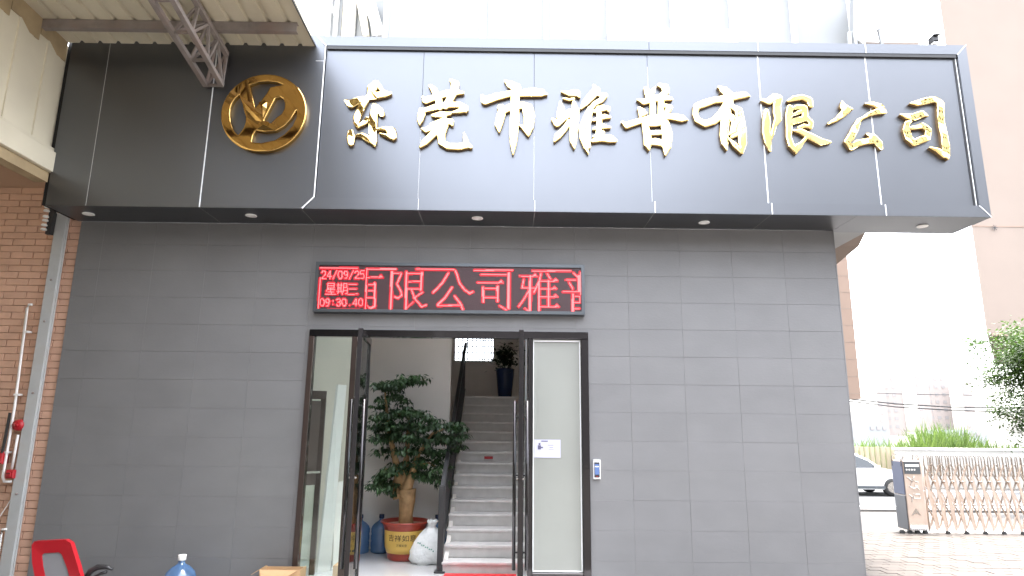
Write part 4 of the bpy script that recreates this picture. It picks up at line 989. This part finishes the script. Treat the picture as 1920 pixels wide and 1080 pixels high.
G().prism(P4, (0, .08, 0)).build('raking_slab', M['sheet'], lw_)
G().bar(fx(681, 0, YW-.2), fx(706, 68, YW-.2), .03).build('edge_strip', M['whitepaint'], lw_)
# right end: sloping white verge
rv = thing('roof_verge', (5.0, 1.2, 6.0), 'grey edged sloping white verge above the right end of the sign band', 'roof edge')
q = lambda px, py: onY(px, py, 1.2)
G().bar(q(1612, 82), q(1692, -4), .07, .10).build('verge_beam', M['post'], rv)
G().prism([q(1600, 92), q(1608, 80), q(1694, -14), q(1600, -20)], (0, .1, 0)).build('verge_panel', M['palewhite'], rv)
for p, r_ in (((1644, 42), (1656, 95)), ((1592, 60), (1594, 92)), ((1600, 58), (1606, 92))):
    G().bar(q(*p), q(*r_), .035).build('strut', M['palewhite'] if p[0] > 1640 else M['post'], rv)
# small floodlight on the sign band
p = onY(1750, 84, -.25)
t = thing('floodlight', (p[0], -.25, 5.85), 'small dark floodlight standing on the right end of the sign band', 'floodlight')
G().tube([(p[0], -.25, 5.80), (p[0], -.25, p[2]-.01)], .012, 8).build('stem', M['whitepaint'], t)
G().bbox(p[0]-.035, p[0]+.035, -.31, -.22, p[2]+.01, p[2]+.075, .012).build('lamp_head', M['black'], t)
G().box(p[0]-.028, p[0]+.028, -.30, -.225, p[2]-.012, p[2]+.008).build('lens', M['lampglass'], t)
G().prism([(p[0]-.04, -.34, p[2]+.077), (p[0]+.045, -.34, p[2]+.085), (p[0]+.045, -.22, p[2]+.085), (p[0]-.04, -.22, p[2]+.077)], (0, 0, .004)).build('hood', M['black'], t)

# ================================================================= RIGHT BACKGROUND
# tiled wing behind the right wall end
w9 = 9.0
xr_ = onY(1590, 500, w9)[0]; zb = onY(1603, 748, w9)[2]
t = thing('tiled_wing', (xr_-1, w9, 0), 'peach tiled upper wing seen behind the right end of the grey wall', 'building')
zt9 = onY(1563, 470, w9)[2]
G().box(xr_-4, xr_, w9, w9+6, zb, 9.0).build('wing_wall', M['peachbrick'], t)
for k in range(9):
    z = zb+.12+k*.42; G().box(xr_-4, xr_+.004, w9-.004, w9+6, z, z+.012).build('tile_course', M['mortar'] if False else M['peach'], t)
e1 = onY(1560, 492, 6.0); e2 = onY(1645, 430, 3.0)
G().prism([onX(1563, 500, 5.9), onX(1610, 462, 5.9), (5.9, 1.5, 6.2), (5.9, 1.5, 7.2), (5.9, 9, 7.2)], (-.8, 0, 0)).build('eave', M['peach'], t)
G().box(xr_-.6, xr_-.3, w9+.5, w9+.8, -.4, zb).build('column', M['peachbrick'], t)

YB = 22
pbx = onY(1850, 625, YB); 
pb_ = thing('peach_building', (pbx[0]+8, YB, 0), 'large peach coloured building block raised above the tree at the right', 'building')
zb2 = pbx[2]
bk = YB+14; sxl = pbx[0]*(bk+6.9)/(YB+6.9)+.3
G().prism([(pbx[0], YB, zb2), (pbx[0]+24, YB, zb2), (pbx[0]+24, bk, zb2), (sxl, bk, zb2)], (0, 0, 26)).build('wall', M['peach'], pb_)
zl = onY(1870, 424, YB)[2]
G().box(pbx[0], pbx[0]+22, YB-.02, YB-.001, zl-.04, zl+.02).build('string_course', M['peachbrick'], pb_)
G().box(pbx[0]+.2, pbx[0]+22, YB-.06, YB-.021, zb2-.12, zb2+.02).build('soffit_edge', M['peachbrick'], pb_)
for dx in (4, 10, 16):
    G().box(pbx[0]+dx, pbx[0]+dx+.7, YB+1, YB+1.7, -.64, zb2).build('column', M['peachbrick'], pb_)
s_ = onY(1865, 427, YB-.1)
t = thing('wall_anchor', (s_[0], YB-.1, s_[2]), 'small dark star shaped anchor on the peach building wall', 'anchor')
g = G()
for k in range(7):
    an = k*.9; g.bar((s_[0], YB-.1, s_[2]), (s_[0]+.14*math.cos(an), YB-.1, s_[2]+.14*math.sin(an)), .02)
g.build('spokes', M['black'], t)

# overhead wires
wl = ['uppermost thin overhead cable crossing behind the gate', 'middle overhead cable with sag behind the gate', 'lowest thick overhead cable behind the gate']
for (pts, r_), lb in zip(((((1590, 735), (1700, 739), (1830, 741), (1960, 743)), .012), (((1590, 748), (1680, 757), (1780, 763), (1960, 766)), .022), (((1590, 752), (1680, 763), (1780, 769), (1960, 775)), .018)), wl):
    tag(G().tube([onY(x, y, 12.) for x, y in pts], r_, 6).build('overhead_cable', M['black']), lb, 'cable', 'overhead cables')

# far towers
tl = [(1640, 1660, 722), (1660, 1698, 688), (1698, 1712, 705), (1712, 1728, 700), (1728, 1752, 708), (1752, 1800, 686), (1800, 1822, 716)]
D2 = 260
nmz = ['leftmost low', 'tall left', 'narrow', 'slim', 'stepped', 'tall right', 'rightmost low']
for i, (x0, x1, yt) in enumerate(tl):
    a = onY(x0, yt, D2); b = onY(x1, yt, D2); cx_ = (a[0]+b[0])/2
    t = thing('tower_block', (cx_, D2, -2), f'{nmz[i]} pale pink tower block of the faint far cluster', 'tower block', 'far tower blocks')
    y0_ = D2+(i % 3)*4; y1_ = D2+26; kk = (y1_+6.9)/(y0_+6.9)
    G().prism([(a[0]+.3, y0_, -3), (b[0]-.3, y0_, -3), ((b[0]-.3)*kk-1, y1_, -3), ((a[0]+.3)*kk+1, y1_, -3)], (0, 0, a[2]+3)).build('wall', M['towers'], t)
    nw = max(1, int((b[0]-a[0])/3.2)); 
    g = G()
    for r_ in range(int((a[2])/3.2)):
        for c_ in range(nw):
            x = a[0]+.9+c_*3.1
            if x+1.6 < b[0]: g.box(x, x+1.5, D2+(i % 3)*4-.1, D2+(i % 3)*4, a[2]-2.2-r_*3.2, a[2]-.9-r_*3.2)
    if g.v:
        o = g.build('window_band', M['windowdark'], t); o['kind'] = 'stuff'

# low pale sheds between towers and reeds
for (x0, x1, yt, lb) in ((1625, 1664, 794, 'low white shed far behind the reeds at the left'), (1800, 1850, 806, 'low white shed far behind the reeds beside the tree')):
    a = onY(x0, yt, 90); b = onY(x1, yt, 90)
    t = thing('shed', ((a[0]+b[0])/2, 90, -2), lb, 'shed')
    G().box(a[0], b[0], 90, 98, -2, a[2]).build('wall', M['palewhite'], t)
    for k in range(3):
        G().box(a[0]+.5+k*.9, a[0]+1.0+k*.9, 89.9, 90, a[2]-.9, a[2]-.4).build('window', M['windowdark'], t)
# fence behind the road
YFc = 22.0
t = thing('sheet_fence', (18, YFc, -.64), 'beige ribbed sheet fence standing behind the white car', 'fence')
ft = 1.0
for i in range(48):
    x = 14.4+i*.23
    G().prism([(x, YFc, -.64), (x+.05, YFc-.05, -.64), (x+.16, YFc-.05, -.64), (x+.21, YFc, -.64)], (0, 0, 1.62+rnd.uniform(-.01, .01))).build('fence_sheet', M['fence'], t)
t = thing('white_wall', (24, 21.4, -.64), 'low white boundary wall directly behind the folding gate', 'wall')
a = onY(1680, 843, 21.2)
G().box(a[0], 40, 21.2, 21.35, -.64, a[2]).build('wall_face', M['lowwall'], t); G().box(a[0]-.05, 40, 21.15, 21.4, a[2], a[2]+.08).build('coping', M['whitepaint'], t)
# reeds
r3 = random.Random(11); g = G()
def blade(g, x, y, z, h, lean, yaw, w):
    pts = []; k = 5
    for i in range(k):
        u = i/(k-1); pts.append((x+math.cos(yaw)*lean*u*u, y+math.sin(yaw)*lean*u*u, z+h*(u-.25*u*u*min(1, lean/h))))
    px_, py_ = -math.sin(yaw), math.cos(yaw)
    vs = []
    for i, p in enumerate(pts):
        ww = w*(1-i/(k-1))**.6 if i else w*.6
        vs += [(p[0]+px_*ww/2+.3*ww, p[1]+py_*ww/2, p[2]), (p[0]-px_*ww/2-.3*ww, p[1]-py_*ww/2, p[2])]
    g.add(vs, [(2*i, 2*i+1, 2*i+3, 2*i+2) for i in range(k-1)])
for k in range(9500):
    x = r3.uniform(14, 42); y = r3.uniform(23, 30)
    pxx = 960+F_PX*(x-.0)/(y+6.9)*.985
    h = 1.35 + .2*math.sin(x*1.3)+.12*math.sin(x*5.1+y)+r3.uniform(-.3, .7)
    bump_ = math.exp(-((pxx-1765)/42)**2)+ .75*math.exp(-((pxx-1712)/26)**2)
    h += .95*bump_*r3.uniform(.7, 1.1)
    blade(g, x, y, -.64, h, r3.uniform(.2, 1.1), r3.uniform(0, 6.28), r3.uniform(.05, .10))
tag(g.build('reeds', M['reed']), 'bright green reeds growing behind the fence and white wall', 'reeds', kind='stuff')

# tree at the right edge
r4 = random.Random(5)
TX, TY = 14.1, 9.5
t = thing('leafy_tree', (TX, TY, -.3), 'leafy green tree at the right edge behind the folding gate', 'tree')
g = G(); g.tube([(TX, TY, -.35), (TX-.05, TY, 1.0), (TX+.1, TY, 2.4), (TX, TY+.1, 4.0)], [.17, .14, .11, .05], 10)
cl = []
for k in range(26):
    z = r4.uniform(1.4, 3.6); an = r4.uniform(0, 6.28); L = r4.uniform(.9, 2.1)*(1 if z < 3 else .8)
    p0_ = Vector((TX, TY, z-.5)); p1_ = Vector((TX+math.cos(an)*L, TY+math.sin(an)*L*.9, z+r4.uniform(-.1, .7)))
    g.tube([p0_, (p0_+p1_)/2+Vector((0, 0, .15)), p1_], [.04, .025, .008], 6); cl.append(p1_); cl.append((p0_*.35+p1_*.65))
g.build('trunk', M['trunk'], t, True)
lf = G()
for k in range(64):
    an = r4.uniform(0, 6.28); u = r4.uniform(.35, 1); cl.append(Vector((TX+math.cos(an)*1.8*u, TY+math.sin(an)*1.7*u, r4.uniform(1.15, 4.2))))
for c in cl:
    s_ = r4.uniform(.28, .5)
    for k in range(270):
        a = [r4.gauss(0, .55) for _ in range(3)]
        p = (c[0]+a[0]*s_, c[1]+a[1]*s_, c[2]+a[2]*s_*.75)
        add_leaf(lf, p, r4.uniform(.07, .12), r4.uniform(.04, .065), r4.uniform(0, 6.28), r4.uniform(-.3, .9), r4.uniform(-.6, .6))
o = lf.build('crown', M['treeleaf'], t); o['kind'] = 'stuff'

# white car on the road
def car():
    YCr = 17.4; ZR = -.634
    nose = onY(1716, 900, YCr)[0]; L = 4.3; x0 = nose-L; W = 1.72
    
    t = thing('parked_car', (x0+L/2, YCr, ZR), 'white hatchback on the road between wall end and folding gate', 'car')
    H = 1.56
    side = [(0, .30), (.02, .62), (.10, .88), (.30, 1.0), (.62, 1.43), (1.0, 1.53), (1.7, H), (2.3, 1.50), (2.75, 1.29), (3.15, .99), (3.85, .86), (4.2, .70), (4.3, .52), (4.28, .30), (3.9, .24), (.3, .24)]
    n = len(side); vs = []
    for yy, ins in ((0, 0.06), (.10, 0), (W-.10, 0), (W, .06)):
        for x, z in side:
            tw_ = .0 if z < .95 else (z-.95)*.32
            y_ = YCr+yy; y_ += tw_ if yy < W/2 else -tw_
            xx = x0 + (x+ins if x < L/2 else x-ins); vs.append((xx, y_, ZR+z-(ins*.6 if z > 1 else 0)))
    fs = [tuple(range(n)), tuple(range(3*n, 4*n))[::-1]]
    for r_ in range(3): fs += [(r_*n+i, (r_+1)*n+i, (r_+1)*n+(i+1) % n, r_*n+(i+1) % n) for i in range(n)]
    G().add(vs, fs).build('body', M['carpaint'], t)
    def sidepoly(pts, nm, m, off=.012):
        P = []
        for x, z in pts:
            tw_ = 0 if z < .95 else (z-.95)*.32
            P.append((x0+x, YCr+tw_-off, ZR+z))
        G().prism(P, (0, .01, 0)).build(nm, M[m], t)
    sidepoly([(1.72, .98), (1.70, 1.46), (1.28, 1.44), (.75, 1.33), (.60, .99)], 'side_window', 'carglass')
    sidepoly([(1.84, .98), (1.80, 1.47), (2.25, 1.42), (2.66, 1.25), (3.0, 1.0)], 'side_window', 'carglass')
    sidepoly([(.1, .26), (4.2, .26), (4.25, .36), (.05, .36)], 'sill', 'ledframe')
    sidepoly([(1.76, .35), (1.77, .97), (1.775, .97), (1.765, .35)], 'door_gap', 'rubber', .008)
    sidepoly([(3.95, .62), (4.24, .58), (4.22, .68), (3.95, .74)], 'headlight', 'lampglass')
    for xw in (.78, 3.45):
        for yy in (YCr-.01, YCr+W-.20):
            R_ = Matrix.Translation((x0+xw, yy+.2, ZR+.31)) @ Matrix.Rotation(math.pi/2, 4, 'X')
            w = G().lathe([(.20, 0), (.31, .02), (.315, .1), (.31, .2), (.20, .205)], n=24).xf(R_).build('wheel', M['rubber'], t, True)
            G().lathe([(.19, .19), (.19, .212), (.02, .215)], n=10).xf(R_).build('rim', M['chrome'], w)
    G().box(x0+2.85, x0+3.0, YCr-.14, YCr-.02, ZR+.98, ZR+1.08).build('mirror', M['carpaint'], t)
car()

# ---------------------------------------------------------------- retractable folding gate
YG = 4.58
gate = thing('folding_gate', (6.7, YG, 0), 'retractable stainless steel folding gate with its drive cabinet at the right', 'gate')
gx0 = onY(1686, 1000, YG)[0]; gx1 = onY(1707, 1000, YG)[0]; gx2 = onY(1742, 1000, YG)[0]; GT = 1.20; H_T = onY(1700, 852, YG)[2]
ch = G(); hw = gx2-gx1
cab = G().box(gx1+.0, gx2, YG, onX(1686, 998, gx1)[1], .06, GT).build('cabinet', M['chromepink'], gate, bevel=.01)
gy1 = onX(1686, 998, gx1)[1]
G().box(gx1-.014, gx1-.001, YG+.01, gy1, .07, .62).build('side_panel', M['alum'], gate, bevel=.006)
G().box(gx1-.014, gx1-.001, YG+.01, gy1, .635, GT-.02).build('side_panel', M['bluepanel'], gate, bevel=.006)
G().box(gx1-.018, gx1-.001, YG+.005, gy1+.005, .621, .634).build('trim_strip', M['chrome'], gate)
G().box(gx1+.012, gx2-.03, YG-.012, YG-.002, GT-.22, GT-.02).build('display_panel', M['ledframe'], cab)
G().box(gx1+.03, gx2-.05, YG-.016, YG-.0125, GT-.10, GT-.06).build('display_strip', M['lampglass'], cab)
for k in range(4):
    G().box(gx1+.035+k*.045, gx1+.06+k*.045, YG-.016, YG-.0125, GT-.16, GT-.135).build('key', M['lampglass'], cab)
# worn embossed marks on the cabinet front (unreadable in the photograph)
for pts in ([(.05, .93), (.12, .86), (.09, .80)], [(.16, .94), (.12, .88), (.22, .84)], [(.07, .78), (.13, .74), (.20, .78)], [(.16, .80), (.22, .72)], [(.05, .64), (.10, .60), (.08, .52)], [(.12, .65), (.22, .65), (.22, .58), (.12, .58), (.12, .65)]):
    k_ = hw/.30; G().tube([(gx1+x*k_, YG-.006, z) for x, z in pts], .007, 6).build('embossed_mark', M['lampglass'], cab, True)
g = G()
for k in range(5):
    zc3 = .42-.05*abs(k-2)
G().prism([(gx1+.05, YG-.006, .30), (gx1+.14, YG-.006, .42), (gx1+.22, YG-.006, .30), (gx1+.14, YG-.006, .34)], (0, .005, 0)).build('embossed_mark', M['chrome'], cab)
for k in range(8):
    G().tube([(gx1+.01+k*.036, YG-.03, .07), (gx1+.01+k*.036, YG-.03, .15)], .016, 6).build('skirt_rib', M['whitepaint'], cab, True)
for k in range(4):
    x = gx1-.12+k*.13
    G().tube([(x, YG-.0, .035), (x, YG+.05, .035)], .035, 14).build('wheel', M['rubber'], gate)
def hoop(x0, x1, z0, z1, y, r, n=9, m='chromepink'):
    c_ = (x0+x1)/2; ra_ = (x1-x0)/2
    pts = [(x0, y, z0), (x0, y, z1-ra_)]+[(c_-ra_*math.cos(math.pi*i/n), y, z1-ra_+ra_*math.sin(math.pi*i/n)) for i in range(1, n)]+[(x1, y, z1-ra_), (x1, y, z0)]
    return G().tube(pts, r, 6)
G().tube([(gx1-.01, YG+.03, GT-.1), (gx1-.01, YG+.03, H_T-.06), (gx1-.01, YG+.1, H_T), (gx1-.01, gy1-.1, H_T), (gx1-.01, gy1-.03, H_T-.06), (gx1-.01, gy1-.03, GT-.1)], .011, 6).build('hoop', M['chrome'], gate, True)
hoop(gx1+.01, gx2-.02, GT-.02, H_T+.01, YG+.03, .011).build('hoop', M['chrome'], gate, True)
G().tube([(gx2+.03, YG+.02, .05), (gx2+.03, YG+.02, H_T)], .013, 8).build('end_post', M['chromepink'], gate, True)
pitch_g = .1585; ps = gx2+.10
hm = hoop(-.060, .060, .0, 1.0, 0, .010)   # placeholder proportions, replaced below
def seg_mesh():
    a = hoop(-.052, .052, GT-.26, H_T, 0, .009).mesh('hoop', M['chrome'], smooth=True)
    p1 = G().bar((-.052, 0, GT-.25), (.052+.0, 0, .06), .032, .014).mesh('slat', M['chromepink'])
    p2 = G().bar((-.052+.0, .06, .30), (.052, .06, GT-.25), .02, .008).mesh('scissor_bar', M['chromepink'])
    p3 = G().bar((-.06, .03, .10), (.10, .03, .48), .024, .009).mesh('scissor_bar', M['chromepink'])
    p4 = G().bar((.10, .03, .48), (-.06, .03, .86), .024, .009).mesh('scissor_bar', M['chromepink'])
    p5 = G().bar((-.06, .03, .86), (.08, .03, 1.15), .024, .009).mesh('scissor_bar', M['chromepink'])
    p6 = G().bar((.10, .045, .10), (-.06, .045, .48), .024, .009).mesh('scissor_bar', M['chrome'])
    p7 = G().bar((-.06, .045, .48), (.10, .045, .86), .024, .009).mesh('scissor_bar', M['chrome'])
    p8 = G().bar((.10, .045, .86), (-.04, .045, 1.15), .024, .009).mesh('scissor_bar', M['chrome'])
    n1 = G().tube([(0, -.012, 0), (0, .06, 0)], .016, 8).mesh('knuckle', M['chrome'], smooth=True)
    w = G().tube([(0, -.02, 0), (0, .02, 0)], .032, 12).mesh('caster', M['rubber'])
    return a, (p1, p3, p4, p5, p6, p7, p8), n1, w
hoopm, bars, knm, cwm = seg_mesh()
slat_b, sc_b = bars[0], bars[1:4]
for i in range(20):
    x = ps+i*pitch_g
    lx_ = x-6.7
    inst('hoop', hoopm, gate, (lx_, 0, 0))
    for b__ in bars: inst(b__.name.split('.')[0], b__, gate, (lx_, 0, 0))
    inst('slat', slat_b, gate, (lx_+.06, .30, 0))
    for b__ in sc_b: inst('scissor_bar', b__, gate, (lx_+.05, .28, 0))
    inst('hoop', hoopm, gate, (lx_+.0, .30, -.01))
    for z in (.48, .86): inst('knuckle', knm, gate, (lx_+.10, 0, z))
    if i % 2: inst('caster', cwm, gate, (lx_+.05, -.02, .034))
tr_ = G().box(gx2, gx2+3.6, YG-.02, YG+.5, .002, .008).build('floor_track', M['chrome'], gate)

# ================================================================= BEHIND THE CAMERA (seen in the reflections)
bt = thing('added_workshop_block', (-6, -9.5, 0), 'added grey block behind the viewpoint keeping light off the left side', 'building')  # out-of-view block added to darken the left side of the facade
G().box(-9.2, -1.7, -11, -8.2, 0, 6.0).build('wall', M['workshop'], bt)  # body of the added block
for c_ in range(2):
    G().box(-8.3+c_*3, -6.4+c_*3, -8.2, -8.14, 0, 3.2).build('added_block_shutter', M['rust'], bt)
bt = thing('added_far_block', (4, -22, 0), 'added dark grey block behind the viewpoint cutting low sky light', 'building')  # out-of-view block added to cut low sky light on the wall
G().box(-9, 10.9, -34, -22, 0, 9.5).build('wall', M['workshop'], bt)  # body of the added block
bt = thing('opposite_workshop', (22, -20, 0), 'tall grey workshop behind the viewpoint on the right side of the yard', 'building')
G().box(11.0, 36, -34, -17, 0, 16).build('wall', M['workshop_light'], bt)
for r_ in range(4):
    for c_ in range(6):
        G().box(12.5+c_*3.6, 14.7+c_*3.6, -17, -16.93, 1.4+r_*3.8, 3.4+r_*3.8).build('window', M['carglass'], bt)
t = thing('canopy_column', (-2.4, -6.5, 0), 'grey steel column holding up the canopy edge behind the viewpoint', 'column')
G().box(-2.45, -2.3, -9.9, -9.75, 0, 6.1).build('column_shaft', M['post'], t)
